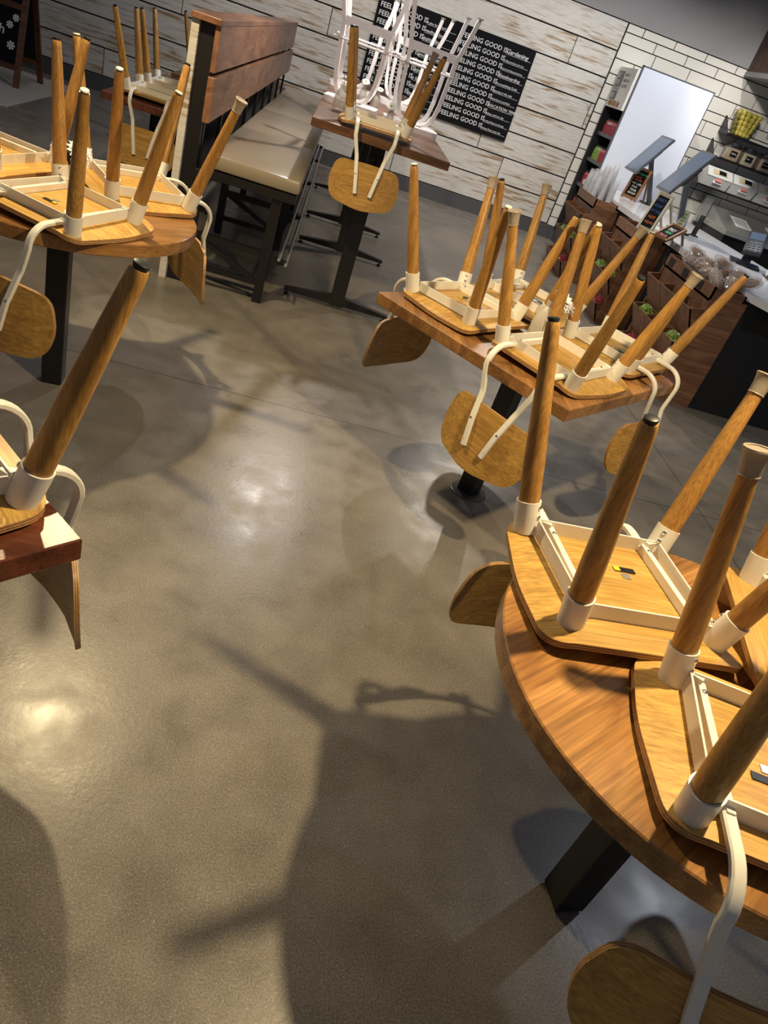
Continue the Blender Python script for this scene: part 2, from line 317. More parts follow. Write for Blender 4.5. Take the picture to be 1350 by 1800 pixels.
def rrect(x0, x1, y0, y1, r, n=6):
    pts = []
    for cx, cy, a0 in ((x1 - r, y1 - r, 0), (x0 + r, y1 - r, 90), (x0 + r, y0 + r, 180), (x1 - r, y0 + r, 270)):
        for i in range(n + 1): a = R(a0 + 90 * i / n); pts.append((cx + r * math.cos(a), cy + r * math.sin(a)))
    return pts
def smooth_poly(pts, r=.05, n=6):
    """round the corners of a polygon"""
    out = []; k = len(pts)
    for i in range(k):
        p0, p, p1 = Vector(pts[i - 1]), Vector(pts[i]), Vector(pts[(i + 1) % k])
        a, b = (p0 - p), (p1 - p); rr = min(r, a.length * .48, b.length * .48); A = p + a.normalized() * rr; B = p + b.normalized() * rr
        for j in range(n + 1):
            t = j / n; out.append(tuple((1 - t) ** 2 * A + 2 * t * (1 - t) * p + t * t * B))
    return out
def curved_plate(mb, outline, f, thick_vec, layers=5, mats=(0, 1, 2), rings=7):
    """plate whose middle surface is f(u,v)->Vector; edge shows alternating plies"""
    cx = sum(p[0] for p in outline) / len(outline); cy = sum(p[1] for p in outline) / len(outline); n = len(outline)
    def ring(k, t): return [f(cx + (x - cx) * k, cy + (y - cy) * k) + Vector(thick_vec) * t for x, y in outline]
    for t in (0, 1):
        mb.mi = mats[0]; vs = [[mb.bm.verts.new(p) for p in ring(k / rings, t)] for k in range(1, rings + 1)]
        c = mb.bm.verts.new(f(cx, cy) + Vector(thick_vec) * t)
        for j in range(n): mb._face([c, vs[0][j], vs[0][(j + 1) % n]])
        for i in range(rings - 1):
            for j in range(n): mb._face([vs[i][j], vs[i][(j + 1) % n], vs[i + 1][(j + 1) % n], vs[i + 1][j]])
    e = [[mb.bm.verts.new(p) for p in ring(1, t / layers)] for t in range(layers + 1)]
    for i in range(layers):
        mb.mi = mats[1] if i % 2 == 0 else mats[2]
        for j in range(n): mb._face([e[i][j], e[i][(j + 1) % n], e[i + 1][(j + 1) % n], e[i + 1][j]])
    mb.mi = 0
FONT = None
def text_mesh(lines, name='writing'):
    """lines: (string, size, Vector origin, x dir, y dir, material index, spacing) -> one mesh"""
    mb = MB(); dg = None
    for s, size, o, xd, yd, mi in lines:
        cu = bpy.data.curves.new('t', 'FONT'); cu.body = s; cu.size = size; cu.resolution_u = 2; cu.offset = size * .012
        ob = bpy.data.objects.new('t', cu); COL.objects.link(ob); dg = bpy.context.evaluated_depsgraph_get(); dg.update()
        me = bpy.data.meshes.new_from_object(ob.evaluated_get(dg))
        o, xd, yd = Vector(o), Vector(xd).normalized(), Vector(yd).normalized(); vs = [mb.bm.verts.new(o + xd * v.co.x + yd * v.co.y) for v in me.vertices]
        for p in me.polygons:
            mb.mi = mi; mb._face([vs[i] for i in p.vertices])
        bpy.data.objects.remove(ob); bpy.data.curves.remove(cu); bpy.data.meshes.remove(me)
    me = bpy.data.meshes.new(name); mb.bm.to_mesh(me); mb.bm.free(); return me
def writing(name, lines, mats, parent):
    for l in lines:
        me = text_mesh([l[:5] + (0,)], name); me.materials.append(mats[l[5]]); link(name, me, parent)

# ------------------------------------------------------------------ the room
struct(MB().box2((-7, -3, -.1), (9, 10.2, 0)).obj('floor', M['floor']))
# back wall: planks to x=2.95, tiles beyond, grey paint above z=2.48
wall = MB(); wall.box2((-7, 10.02, 0), (9, 10.2, 3.8)); wall_o = struct(wall.obj('wall_back', M['grout']))
pb = MB(); rows = [.17, .457, .745, 1.035, 1.325, 1.615, 1.90, 2.19, 2.48]
joints = [(-2.79, .76), (-1.3, 2.1), (-3.4, -.1, 1.73), (-1.99, 1.2), (-3.7, -.36, 2.9), (-2.3, .9), (-3.9, -.9, 2.44), (-2.9, .3)]
vals = []
for r in range(8):
    xs = [-7] + [j for j in joints[r]] + [2.95]
    for i in range(len(xs) - 1):
        n0 = len(pb.bm.faces); pb.box2((xs[i] + .005, 10.0, rows[r] + .008), (xs[i + 1] - .005, 10.02, rows[r + 1] - .008))
        vals += [(random.random(), random.random(), random.random())] * (len(pb.bm.faces) - n0)
me = pb.mesh('plank_cladding', M['planks']); ca = me.color_attributes.new('rnd', 'FLOAT_COLOR', 'CORNER')
for p in me.polygons:
    for li in p.loop_indices: ca.data[li].color = (*vals[p.index], 1)
po = struct(link('wall_back_planks', me))
tb = MB(); tr = [.159, .271, .426, .581, .693, .849, 1.009, 1.122, 1.275, 1.429, 1.538, 1.691, 1.855, 1.964, 2.123, 2.28, 2.39, 2.478]
for r in range(len(tr) - 1):
    h = tr[r + 1] - tr[r]; small = h < .13; step = .4155 if small else .47; x = (3.372 if small else 3.42) - (.2 if (r % 3 == 1) else 0)
    xs = [2.96]
    while x < 9: xs.append(x); x += step
    for i in range(len(xs) - 1): tb.box2((xs[i] + .0055, 10.002, tr[r] + .0055), (xs[i + 1] - .0055, 10.02, tr[r + 1] - .0055))
struct(tb.obj('wall_back_tiles', M['tile']))
struct(MB().box2((-7, 9.99, 2.483), (9, 10.02, 3.8)).obj('wall_back_paint', M['paint']))
bb = MB(); bb.box2((-7, 9.985, 0), (3.02, 10.02, .168)); bb.box2((3.02, 9.97, 0), (9, 10.02, .156)); struct(bb.obj('baseboard_back', M['baseboard']))

# ------------------------------------------------------------------ chairs (upside down; local z = height above the table top, +y = back)
WF, WB, DEP = .1547, .1612, .1465
DUF, DVF, DUB, DVB, ZF, ZS = .0816, .0428, .0911, .0921, .4605, .034
def arch(x, y): return Vector((x, y, .006 + .027 * (1 - (x / .222) ** 2)))
def seat_mesh():
    mb = MB(); ol = smooth_poly([(-.218, -.205), (.218, -.205), (.226, -.03), (.196, .185), (-.196, .185), (-.226, -.03)], .055, 7)
    curved_plate(mb, ol, arch, (0, 0, .0135)); return mb.mesh('seat', [M['oak'], M['ply_light'], M['ply_dark']], True)
def backrest_mesh():
    mb = MB(); ol = [(-.182, -.150), (0, -.138), (.182, -.150), (.208, -.27), (.180, -.362), (0, -.388), (-.180, -.362), (-.208, -.27)]; ol = smooth_poly(ol, .05, 6)
    def f(u, v): return Vector((u, .2935 + (-.2 - v) * .12 - .048 * (u / .2) ** 2, v))
    curved_plate(mb, ol, f, (0, -.011, 0)); return mb.mesh('backrest', [M['oak_back'], M['ply_light'], M['ply_dark']], True)
CN = [(1, 1), (-1, 1), (-1, -1), (1, -1)]
def corner(c):
    su, sv = c; a = WB if sv > 0 else WF; du = DUB if sv > 0 else DUF; dv = DVB if sv > 0 else DVF
    return Vector((su * a, sv * DEP, ZS)), Vector((su * (a + du), sv * (DEP + dv), ZF))
def frame_mesh():
    mb = MB(); B = []
    for c in CN:
        b, f = corner(c); d = (f - b).normalized(); B.append((b, d)); mb.lathe_ax(b - d * .004, b + d * .068, [(0, .0262), (1, .0268), (1, .0235), (.9, .0235)], 28)
    for i in range(4):
        a, b = B[i][0] + Vector((0, 0, .022)), B[(i + 1) % 4][0] + Vector((0, 0, .022)); d = (b - a).normalized()
        out = Vector((a.x + b.x, a.y + b.y, 0)).normalized() * -.012
        mb.bar(a + d * .02 + out, b - d * .02 + out, .004, .033)
    for s in (-1, 1):
        mb.bar((s * .118, -DEP + .012, .0505), (s * .116, DEP, .0505), .0135, .020)
        for q in (-1, 1): mb.bar((s * .118, q * .128, .056), (s * .143, q * .138, .056), .012, .026)
    return mb.mesh('frame', M['white'], True)
def post_mesh(s):
    P = [(.116, .13, .0505), (.116, .16, .0505), (.116, .19, .0505)]
    for k in range(1, 9):
        a = R(90 * k / 8); P.append((.116 - .006 * k / 8, .195 + .073 * math.sin(a), .0505 - .066 * (1 - math.cos(a))))
    P += [(.098, .268, -.055), (.086, .2675, -.092), (.0820, .268, -.104), (.078, .272, -.118), (.064, .294, -.19), (.060, .299, -.205), (.044, .312, -.296), (.043, .3128, -.302)]
    a, b = .0108, .0068; c = .003
    prof = [(-a + c, -b), (a - c, -b), (a, -b + c), (a, b - c), (a - c, b), (-a + c, b), (-a, b - c), (-a, -b + c)]
    mb = MB(); mb.tube([(s * p[0], p[1], p[2]) for p in P], prof, (1, 0, 0)); return mb.mesh('back_post', M['white'], True)
def leg_mesh(c):
    b, f = corner(c); d = (f - b); mb = MB()
    mb.lathe_ax(b + d * .1, f - d * .012, [(0, .0232), (.25, .0228), (.5, .0205), (.75, .0178), (.95, .0152), (.985, .0146), (1, .0128)], 24); return mb.mesh('leg', M['leg'], True)
def pad_mesh(c, kind):
    b, f = corner(c); d = (f - b).normalized(); mb = MB()
    if kind == 'cap':
        mb.lathe_ax(f - d * .042, f + d * .004, [(0, .0168), (.03, .0182), (.06, .0172), (.5, .0185), (.85, .0212), (.94, .0235), (1, .0225), (1.0, .017), (.96, .0165)], 24); return mb.mesh('foot_cap', M['cap'], True)
    mb.mi = 0; mb.lathe_ax(f - d * .008, f - d * .001, [(0, .0105), (1, .0112)], 18); mb.mi = 1 if kind == 'white' else 0
    mb.lathe_ax(f - d * .001, f + d * .004, [(0, .0118), (.7, .0118), (1, .009)], 18)
    return mb.mesh('foot_pad', [M['blackpad'], M['whitepad']], True)
CM = dict(seat=seat_mesh(), back=backrest_mesh(), frame=frame_mesh(), post={s: post_mesh(s) for s in (-1, 1)}, leg=[leg_mesh(c) for c in CN])
PADS = {}
bo = MB(); bo.sphere((0, 0, 0), .0055, 10, 5, (1, 1, .6)); BOLT = bo.mesh('bolt', M['chrome'], True)
st = MB(); st.mi = 0; st.box((-.0, 0, 0), (.05, .016, .0008)); st.mi = 1; st.box((-.018, 0, .0006), (.014, .014, .0006)); STK = st.mesh('sticker', [M['black'], M['sticky_yellow']])
st = MB(); st.box((0, 0, 0), (.019, .017, .0008)); STK2 = st.mesh('sticker', M['steel'])
def chair(x, y, th, zt, pads, label, group, detail=True, tilt=(0, 0)):
    t = thing('cafe_chair', label, 'chair', (x, y, zt), R(th - 90), group); t.rotation_euler = (R(tilt[0]), R(tilt[1]), R(th - 90))
    s = link('seat', CM['seat'], t)
    if detail:
        link('sticker', STK, s, (.03, .035, .0474)); link('sticker', STK2, s, (.025, .012, .0474))
    link('backrest', CM['back'], t); fr = link('frame', CM['frame'], t)
    for q in (-1, 1):
        p = link('back_post', CM['post'][q], t)
        if detail:
            for z, xx, yy in ((-.20, .0635, .3035), (-.28, .050, .3135)): link('bolt', BOLT, p, (q * xx, yy, z), (R(-90), 0, 0))
    for i, c in enumerate(CN):
        l = link('leg', CM['leg'][i], t); k = pads[i]
        if (i, k) not in PADS: PADS[(i, k)] = pad_mesh(c, k)
        link('foot_cap' if k == 'cap' else 'foot_pad', PADS[(i, k)], l)
        if detail:
            b, f = corner(c); d = (f - b).normalized(); inw = Vector((-c[0], -c[1], 0)); inw = (inw - d * inw.dot(d)).normalized()
            for k2 in (.034, .056):
                link('bolt', BOLT, fr, b + d * k2 + inw * .0272, inw.to_track_quat('Z', 'Y').to_euler())
        if detail: link('bolt', BOLT, fr, (c[0] * .117, c[1] * .105, .0615))
    return t
G = 'wooden cafe chairs turned upside down on tables'
# pads order: back right, back left, front left, front right
chair(.765, 1.134, 94.4, .752, ('cap', 'black', 'black', 'cap'), 'upturned oak chair with a yellow and black sticker, far side of the right round table', G, tilt=(-1.5, -.6))
chair(.911, .702, -105.5, .752, ('cap', 'cap', 'cap', 'cap'), 'upturned oak chair nearest the camera on the right round table', G, tilt=(.8, .4))
chair(1.231, 1.052, -16, .770, ('cap', 'black', 'cap', 'black'), 'upturned oak chair cut off by the right edge of the photo', G)
chair(.645, 2.815, 133.9, .752, ('cap', 'white', 'white', 'black'), 'upturned oak chair over the left corner of the square table, backrest curving down', G, tilt=(-.6, -.3))
chair(.964, 2.462, -138.4, .752, ('cap', 'black', 'cap', 'cap'), 'upturned oak chair on the square table, flat face of its backrest showing in front', G, tilt=(-1.3, -1))
chair(1.316, 2.822, -47.2, .752, ('black', 'black', 'white', 'white'), 'upturned oak chair on the square table, two white posts bending down at the right', G, tilt=(-.5, 0))
chair(.993, 3.172, 47.3, .752, ('cap', 'cap', 'black', 'white'), 'upturned oak chair on the far side of the square table, closest to the bins', G, tilt=(0, .5))
chair(-.793, 2.543, -114, .753, ('black', 'white', 'white', 'black'), 'upturned oak chair at the front of the left round table, white post bending down', G, tilt=(-2, -1.5))
chair(-.694, 3.060, 33.4, .752, ('cap', 'black', 'white', 'white'), 'upturned oak chair on the left round table, beside the leather bench', G, tilt=(0, 1.6))
chair(-1.16, 2.868, 162, .768, ('black', 'black', 'black', 'black'), 'upturned oak chair at the rear of the left round table, partly outside the frame', G)
chair(-.564, 1.006, 42.4, .752, ('black', 'black', 'black', 'black'), 'upturned oak chair on the dark red table, one thick leg in the left foreground', G, tilt=(-2, -.5))
chair(.218, 4.72, -90.2, 1.076, ('black', 'black', 'cap', 'black'), 'upturned oak chair on the near end of the tall booth table', G, tilt=(0, 1.1))
chair(-1.175, 5.50, -90, .75, ('black', 'cap', 'black', 'black'), 'upturned oak chair in shade left of the bench, nearer one on the small table', G, False)
chair(-1.175, 6.02, 90, .75, ('black', 'black', 'black', 'black'), 'upturned oak chair in shade left of the bench, farther one on that small table', G, False)
chair(-1.16, 7.50, -90, .75, ('black', 'cap', 'cap', 'black'), 'upturned oak chair just over the bench back, nearer on the farthest small table', G, False)
chair(-1.16, 8.03, 90, .75, ('cap', 'black', 'black', 'cap'), 'upturned oak chair just over the bench back, farther on the farthest small table', G, False)

# ------------------------------------------------------------------ tables
def disc(r, n=96): return [(r * math.cos(2 * PI * i / n), r * math.sin(2 * PI * i / n)) for i in range(n)]
def top_mb(ol, z0, z1, ch=.003):
    mb = MB(); c = Vector((sum(p[0] for p in ol) / len(ol), sum(p[1] for p in ol) / len(ol)))
    def sh(k): return [(c + (Vector(p) - c) * (1 - k / (Vector(p) - c).length)) for p in ol]
    mb.rings([[Vector((x, y, z)) for x, y in o] for o, z in ((sh(ch), z0), (ol, z0 + ch), (ol, z1 - ch), (sh(ch), z1))]); return mb
def ped_table(loc, ol, mat, label, rz=0, postrot=0, plate=False):
    t = thing('cafe_table', label, 'table', (loc[0], loc[1], 0), rz)
    top_mb(ol, .705, .75).obj('tabletop', mat, t)
    p = MB(); p.box((0, 0, .355), (.078, .078, .70), Matrix.Rotation(postrot, 3, 'Z'), .004); p.obj('pedestal', M['black'], t)
    p = MB(); p.box((0, 0, .697), (.42, .42, .014), Matrix.Rotation(postrot, 3, 'Z')); p.obj('mounting_plate', M['black'], t)
    if plate: p = MB(); p.lathe((0, 0, 0), [(.085, 0), (.085, .004), (.08, .006)], 40); p.obj('floor_plate', plain('floor_plate', (.10, .09, .08), .35), t)
    return t
ped_table((.956, .915), disc(.458), M['walnut'], 'round walnut table at the lower right carrying upturned chairs', 0, R(8))
ped_table((-.885, 2.81), disc(.470), M['walnut'], 'round walnut table at the left carrying three upturned chairs', 0, R(6))
SQ = [(-.46, -.46), (.46, -.46), (.46, .46), (-.46, .46)]
ped_table((.949, 2.757), SQ, M['walnut_m'], 'square walnut table set diagonally in the middle right, between round table and bins', R(-46.3), 0, True)
ped_table((-.893, .957), SQ, M['walnut_red'], 'dark red glossy square table whose corner pokes in at the lower left', R(45), 0)
def bar_base(t, yy, zt, w=.70, cx=.0):
    b = MB(); b.box2((cx - .045, yy - .03, .02), (cx + .045, yy + .03, zt - .05), .003)
    b.obj('post', M['black'], t)
    b = MB()
    for s in (-1, 1):
        b.rings([[Vector((cx + s * .03, yy + q * .028, z)) for q, z in ((-1, .03), (1, .03), (1, .085), (-1, .085))], [Vector((cx + s * w / 2, yy + q * .022, z)) for q, z in ((-1, .028), (1, .028), (1, .048), (-1, .048))]])
        b.lathe((cx + s * (w / 2 - .02), yy, 0), [(.018, 0), (.018, .008), (.006, .012), (.006, .03)], 12)
    b.obj('foot_bar', M['black'], t)
def bar_table(x0, x1, y0, y1, zt, posts, label, mat, th=.046):
    t = thing('booth_table', label, 'table', ((x0 + x1) / 2, (y0 + y1) / 2, 0)); cx, cy = (x0 + x1) / 2, (y0 + y1) / 2
    MB().box2((x0 - cx, y0 - cy, zt - th), (x1 - cx, y1 - cy, zt), .004).obj('tabletop', mat, t)
    for yy in posts: bar_base(t, yy - cy, zt)
    return t
bar_table(-.145, .665, 4.50, 6.72, 1.07, (4.72, 6.08), 'tall walnut booth table with a black T-shaped foot, nearer one beside the leather bench', M['walnut_high'])
bar_table(-.145, .665, 6.74, 8.95, 1.07, (7.04, 8.42), 'tall walnut booth table farther back by the plank wall, behind the nearer tall one', M['walnut_high'])
bar_table(-1.46, -.86, 5.23, 6.32, .75, (5.5, 6.05), 'small walnut table in shade behind the bench back, nearer one', M['walnut_red'], .045)
bar_table(-1.46, -.86, 7.23, 8.32, .75, (7.5, 8.05), 'small walnut table in shade behind the bench back, farther one', M['walnut_high'], .045)

# ------------------------------------------------------------------ bench
bn = thing('booth_bench', 'tall booth bench with tan leather seat and walnut slatted back on black steel frame', 'bench', (-.4, 6.9, 0))
def BX(a, b, bev=0, mb=None): mb = mb or MB(); mb.box2((a[0] + .4, a[1] - 6.9, a[2]), (b[0] + .4, b[1] - 6.9, b[2]), bev); return mb
ys = [4.36, 5.62, 6.92, 8.2, 9.45]
for i in range(4): BX((-.64, ys[i] + .002, .672), (-.115, ys[i + 1] - .002, .752), .022).obj('seat_cushion', M['leather'], bn, True)
BX((-.665, 4.37, .62), (-.13, 9.45, .668)).obj('seat_rail', M['black'], bn)
BX((-.815, 4.33, 1.335), (-.665, 9.5, 1.365), .003).obj('back_cap', M['walnut_board'], bn)
BX((-.695, 4.36, 1.125), (-.668, 9.5, 1.335), .002).obj('back_board', M['walnut_board'], bn)
BX((-.695, 4.34, .89), (-.660, 9.5, 1.105), .002).obj('back_board', M['walnut_board'], bn)
BX((-.815, 4.36, .0), (-.775, 4.42, 1.335), .002).obj('end_trim', M['planks'], bn)
BX((-.775, 4.40, .0), (-.70, 4.46, 1.335)).obj('end_panel', M['black'], bn)
BX((-.80, 4.46, .50), (-.775, 9.5, 1.33)).obj('rear_panel', M['black'], bn)
for k in range(9):
    y = 4.45 + k * .62; BX((-.715, y, .60), (-.695, y + .04, 1.33)).obj('back_slat', M['black'], bn)
for y in (4.395, 5.62, 7.0, 8.3, 9.3):
    mb = BX((-.26, y, 0), (-.205, y + .055, .64)); BX((-.70, y, 0), (-.65, y + .055, .64), mb=mb); BX((-.66, y + .01, .275), (-.25, y + .045, .31), mb=mb); BX((-.66, y + .01, .10), (-.25, y + .04, .13), mb=mb)
    mb.bar((-.26 + .4, y - 6.9 + .03, .12), (-.66 + .4, y - 6.9 + .03, .29), .03, .03)
    pr = [(-.205, .30), (-.10, .285), (-.10, .265), (-.15, .255), (-.185, .21), (-.205, .14)]
    mb.rings([[Vector((px + .4, yy - 6.9, pz)) for px, pz in pr] for yy in (y + .015, y + .04)])
    mb.obj('leg_frame', M['black'], bn)
for z, x in ((.275, -.105), (.295, -.15)):
    mb = MB(); mb.lathe_ax((x + .4, 4.38 - 6.9, z), (x + .4, 9.4 - 6.9, z), [(0, .009), (1, .009)], 12); mb.obj('foot_rail', M['steel'], bn)

# ------------------------------------------------------------------ white bar stools, upside down on the tall tables
def stool_build():
    t = thing('bar_stool', '', 'stool', (0, 0, 1.07))
    mb = MB(); mb.prism(rrect(-.185, .185, -.165, .165, .06, 6), 0, .034); mb.obj('seat', M['white_stool'], t)
    a, b = .013, .007; prof = [(-a, -b), (a, -b), (a, b), (-a, b)]
    for sx in (-1, 1):
        for sy in (-1, 1):
            P = [(0.02, 0.02, .04), (.06, .06, .045), (.10, .095, .07), (.125, .118, .12), (.138, .128, .19), (.146, .136, .30), (.155, .145, .46), (.165, .155, .50), (.19, .178, .60), (.212, .198, .71)]
            mb = MB(); mb.tube([(sx * p[0], sy * p[1], p[2]) for p in P], prof, (1, 0, 0)); lg = mb.obj('leg', M['white_stool'], t, True)
            mb = MB(); mb.lathe((sx * .214, sy * .20, .705), [(.006, 0), (.010, .010), (.021, .017), (.021, .023)], 16); mb.obj('foot_glide', M['steel'], lg)
    mb = MB()
    for q in (-1, 1):
        mb.box((0, q * .150, .475), (.31, .005, .05)); mb.box((q * .160, 0, .475), (.005, .30, .05))
    mb.obj('apron_band', M['white_stool'], t)
    for q in (-1, 1):
        mb = MB(); mb.lathe_ax((-.20, q * .15, .375), (.20, q * .15, .375), [(0, .006), (1, .006)], 10); mb.obj('foot_rest', M['white_stool'], t)
        mb = MB(); mb.lathe_ax((q * .165, -.17, .385), (q * .165, .17, .385), [(0, .006), (1, .006)], 10); mb.obj('foot_rest', M['white_stool'], t)
    return t
s0 = stool_build(); s0.location = (.475, 5.62, 1.07); s0.rotation_euler = (0, 0, R(4)); s0['label'] = 'white metal bar stool upside down on the tall table, right one of the front pair'; s0['group'] = 'white bar stools stacked on tall tables'
dup(s0, (.055, 5.75, 1.07), R(-6), 'white metal bar stool upside down on the tall table, left one of the front pair')
dup(s0, (.46, 7.15, 1.07), R(7), 'white metal bar stool upside down on the far tall table, behind the right front stool')
dup(s0, (.03, 7.2, 1.07), R(-3), 'white metal bar stool upside down on the far tall table, behind the left front stool')

# ------------------------------------------------------------------ vases and flowers
def vase(loc, h, r, label, fl, ribs=False, mat='frost', flower=True, cat='vase', sc_=1):
    v = thing('bud_vase', label, cat, loc); mb = MB(); n = 24 if not ribs else 20
    prof = [(r * .55, 0), (r * .95, .01), (r, h * .4), (r * .8, h * .7), (r * .45, h * .85), (r * .5, h)]
    rr = [[Vector(((q * (1 + (.08 if ribs and i % 2 else 0))) * math.cos(2 * PI * i / n), (q * (1 + (.08 if ribs and i % 2 else 0))) * math.sin(2 * PI * i / n), z)) for i in range(n)] for q, z in prof]
    vs = mb.rings(rr, False); mb._face(vs[0]); mb.obj('glass_body', M[mat], v, True)
    return v
def flower(loc, r, label, double=False, bend=(0, 0)):
    f = thing('daisy', label, 'flower', loc); mb = MB(); nrm = Vector((bend[0], bend[1], 1)).normalized(); q = nrm.to_track_quat('Z', 'Y').to_matrix()
    for lay in range(3 if double else 1):
        n = 13 - lay * 2
        for i in range(n):
            a = 2 * PI * i / n + lay * .3; rr = r * (1 - .2 * lay); w_ = r * .2
            pts = [(0, 0, .002), (rr * .6, -w_, .004 + lay * .006), (rr, 0, .0 + lay * .012), (rr * .6, w_, .004 + lay * .006)]
            rot = Matrix.Rotation(a, 3, 'Z')
            up = [q @ (rot @ Vector(p)) for p in pts]; dn = [u - nrm * .0012 for u in up]; mb.rings([up, dn])
    mb.obj('petals', M['petal'], f)
    mb = MB(); mb.sphere(q @ Vector((0, 0, .004)), r * .26, 10, 6, (1, 1, .6)); mb.obj('flower_centre', M['daisy'] if not double else M['petal'], f, True)
    mb = MB(); mb.lathe_ax((0, 0, 0), (-bend[0] * .02, -bend[1] * .02, -.07), [(0, .0018), (1, .0018)], 8); mb.obj('stem', M['stem'], f)
    return f
vase((-.02, 5.2, 1.07), .15, .042, 'ribbed frosted vase at the left edge of the tall table beside the upturned chair', None, True)
flower((-.02, 5.2, 1.245), .05, 'ruffled white flower in the ribbed vase at the left of the tall table', True)
vase((.312, 5.3, 1.07), .10, .030, 'small clear bottle vase behind the upturned chair on the tall table', None)
flower((.300, 5.27, 1.19), .037, 'white daisy with a green centre standing in the small bottle vase', False, (-.1, -.9))
vase((.13, 6.35, 1.07), .12, .03, 'glass vase farther back on the tall table, between the legs of the left front stool', None)
flower((.13, 6.34, 1.215), .035, 'white daisy behind the stool legs, left of the two far flowers', False, (0, -.7))
vase((.24, 6.3, 1.07), .11, .028, 'glass vase farther back on the tall table, right of the black coil stand', None)
flower((.245, 6.29, 1.20), .03, 'white daisy behind the stool legs, right of the two far flowers', False, (0, -.6))
cs = thing('coil_stand', 'black coiled number stand upright on the tall table behind the flowers', 'table stand', (.185, 6.2, 1.07)); mb = MB()
P = [(.012 * math.cos(k * .7), .012 * math.sin(k * .7), .02 + k * .0011) for k in range(200)]; mb.tube(P, [(.002, 0), (0, .002), (-.002, 0), (0, -.002)]); mb.obj('coil', M['blackpad'], cs)
mb = MB(); mb.lathe((0, 0, 0), [(.03, 0), (.03, .01), (.007, .014), (.007, .24)], 16); mb.obj('base_rod', M['blackpad'], cs)
vase((.955, 2.74, .75), .17, .05, 'tapered frosted vase in the middle of the square table among the chair legs', None)
flower((.985, 2.73, .93), .052, 'ruffled white flower lying over the vase on the square table, nearer bloom', True, (.5, -.5))
flower((1.035, 2.80, .895), .045, 'ruffled white flower drooping over the vase on the square table, farther bloom', True, (.8, .2))
vase((-.86, 2.84, .75), .12, .035, 'white vase in the middle of the left round table, hidden behind a chair leg', None, mat='petal')
flower((-.845, 2.83, .90), .05, 'white flower drooping beside the front chair leg on the left round table', True, (.6, -.4))
sg = thing('table_card', 'small black and white card leaning on the vase of the left round table', 'card', (-.905, 2.905, .75), R(-60)); mb = MB(); mb.box((0, 0, .06), (.06, .004, .12)); mb.obj('card_face', M['chalk'], sg)
mb = MB(); mb.box((0, -.0028, .085), (.03, .001, .012)); mb.box((.006, -.0028, .06), (.03, .001, .014)); mb.box((-.005, -.0028, .035), (.034, .001, .012)); mb.obj('card_print', M['paper'], sg)

# ------------------------------------------------------------------ big chalkboard on the plank wall
cb = thing('lettered_chalkboard', 'wide black chalkboard lettered FEELING GOOD IS, hung on the plank wall', 'chalkboard', (1.1, 9.985, 1.4))
MB().box2((-.98, -.012, -.49), (.935, .012, .50), .002).obj('board_panel', M['chalk'], cb)
ends = ['Gardening', 'smiling and you can too', 'doing something spontaneous', 'Skateboarding', 'Accomplishing Goals', 'dancing in the rain', 'Listening to a podcast', 'VACATION TIME', 'taking a self care day', 'earning Chopt on the app', 'Visiting Chopt every day']
mids = ['A glass for a friend', 'reading a book', 'sunshine', 'being outside', 'good coffee', 'finding time', 'kind words', 'a long walk', 'making art', 'baking bread', 'family dinner']
ln = []; X, Z = (1, 0, 0), (0, 0, 1)
for i in range(11):
    z = .385 - i * .0815
    ln.append(('FEELING GOOD IS', .070, (-.95, -.014, z), X, Z, 0)); ln.append(('FEELING GOOD IS', .070, (.035, -.014, z), X, Z, 0))
    e = ends[i]; sz = min(.066, .62 / max(1, len(e))); ln.append((e, sz, (.59, -.014, z), X, (.18, 0, 1), 0))
    e = mids[i]; sz = min(.064, .60 / max(1, len(e))); ln.append((e, sz, (-.39, -.014, z), X, (.18, 0, 1), 0))
writing('chalk_lettering', ln, [M['chalktext']], cb)
mb = MB()
for i in range(11):
    z = .375 - i * .0815
    for x0, x1 in ((-.39, -.03), (.59, .91)): mb.box((( x0 + x1) / 2, -.0135, z), (x1 - x0, .001, .003))
mb.obj('underlines', M['chalktext'], cb)

# ------------------------------------------------------------------ A-frame board and floor mat at the far left
af = thing('sidewalk_board', 'brown wooden A-frame chalkboard with white flowers drawn on it, standing on the mat', 'chalkboard', (-3.5, 8.85, 0))
def AX(p): return (p[0] + 3.5, p[1] - 8.85, p[2])
for s, y in ((-1, 8.52), (1, 9.2)):
    for x in (-3.2, -3.8):
        mb = MB(); mb.bar(AX((x, y, 0)), AX((x, 8.86, 1.2)), .055, .03, (0, 1, 0)); mb.obj('leg', M['cherry'], af)
    for z in ((.18, .70, 1.12) if s < 0 else (.2, 1.12)):
        yy = y + (8.86 - y) * z / 1.2; mb = MB(); mb.bar(AX((-3.8, yy, z)), AX((-3.2, yy, z)), .03, .05, (0, 0, 1)); mb.obj('cross_rail', M['cherry'], af)
    mb = MB(); mb.rings([[Vector(AX((x, y + (8.86 - y) * z / 1.2 + d, z))) for x, z in ((-3.8, .2), (-3.2, .2), (-3.2, 1.15), (-3.8, 1.15))] for d in (0, .008)]); mb.obj('board_face', M['chalk'] if s < 0 else M['black_base'], af)
yd = Vector((0, .34, 1.2)).normalized()
def on_af(x, z): return AX((x, 8.52 + .34 * z / 1.2 - .004, z))
writing('chalk_lettering', [('FOOD', .16, on_af(-3.72, .83), X, yd, 0), ('to go', .09, on_af(-3.62, .56), X, (.1, .28, 1), 0), ('lunch', .12, on_af(-3.62, .44), X, (.1, .28, 1), 0)], [M['chalktext']], af)
mb = MB()
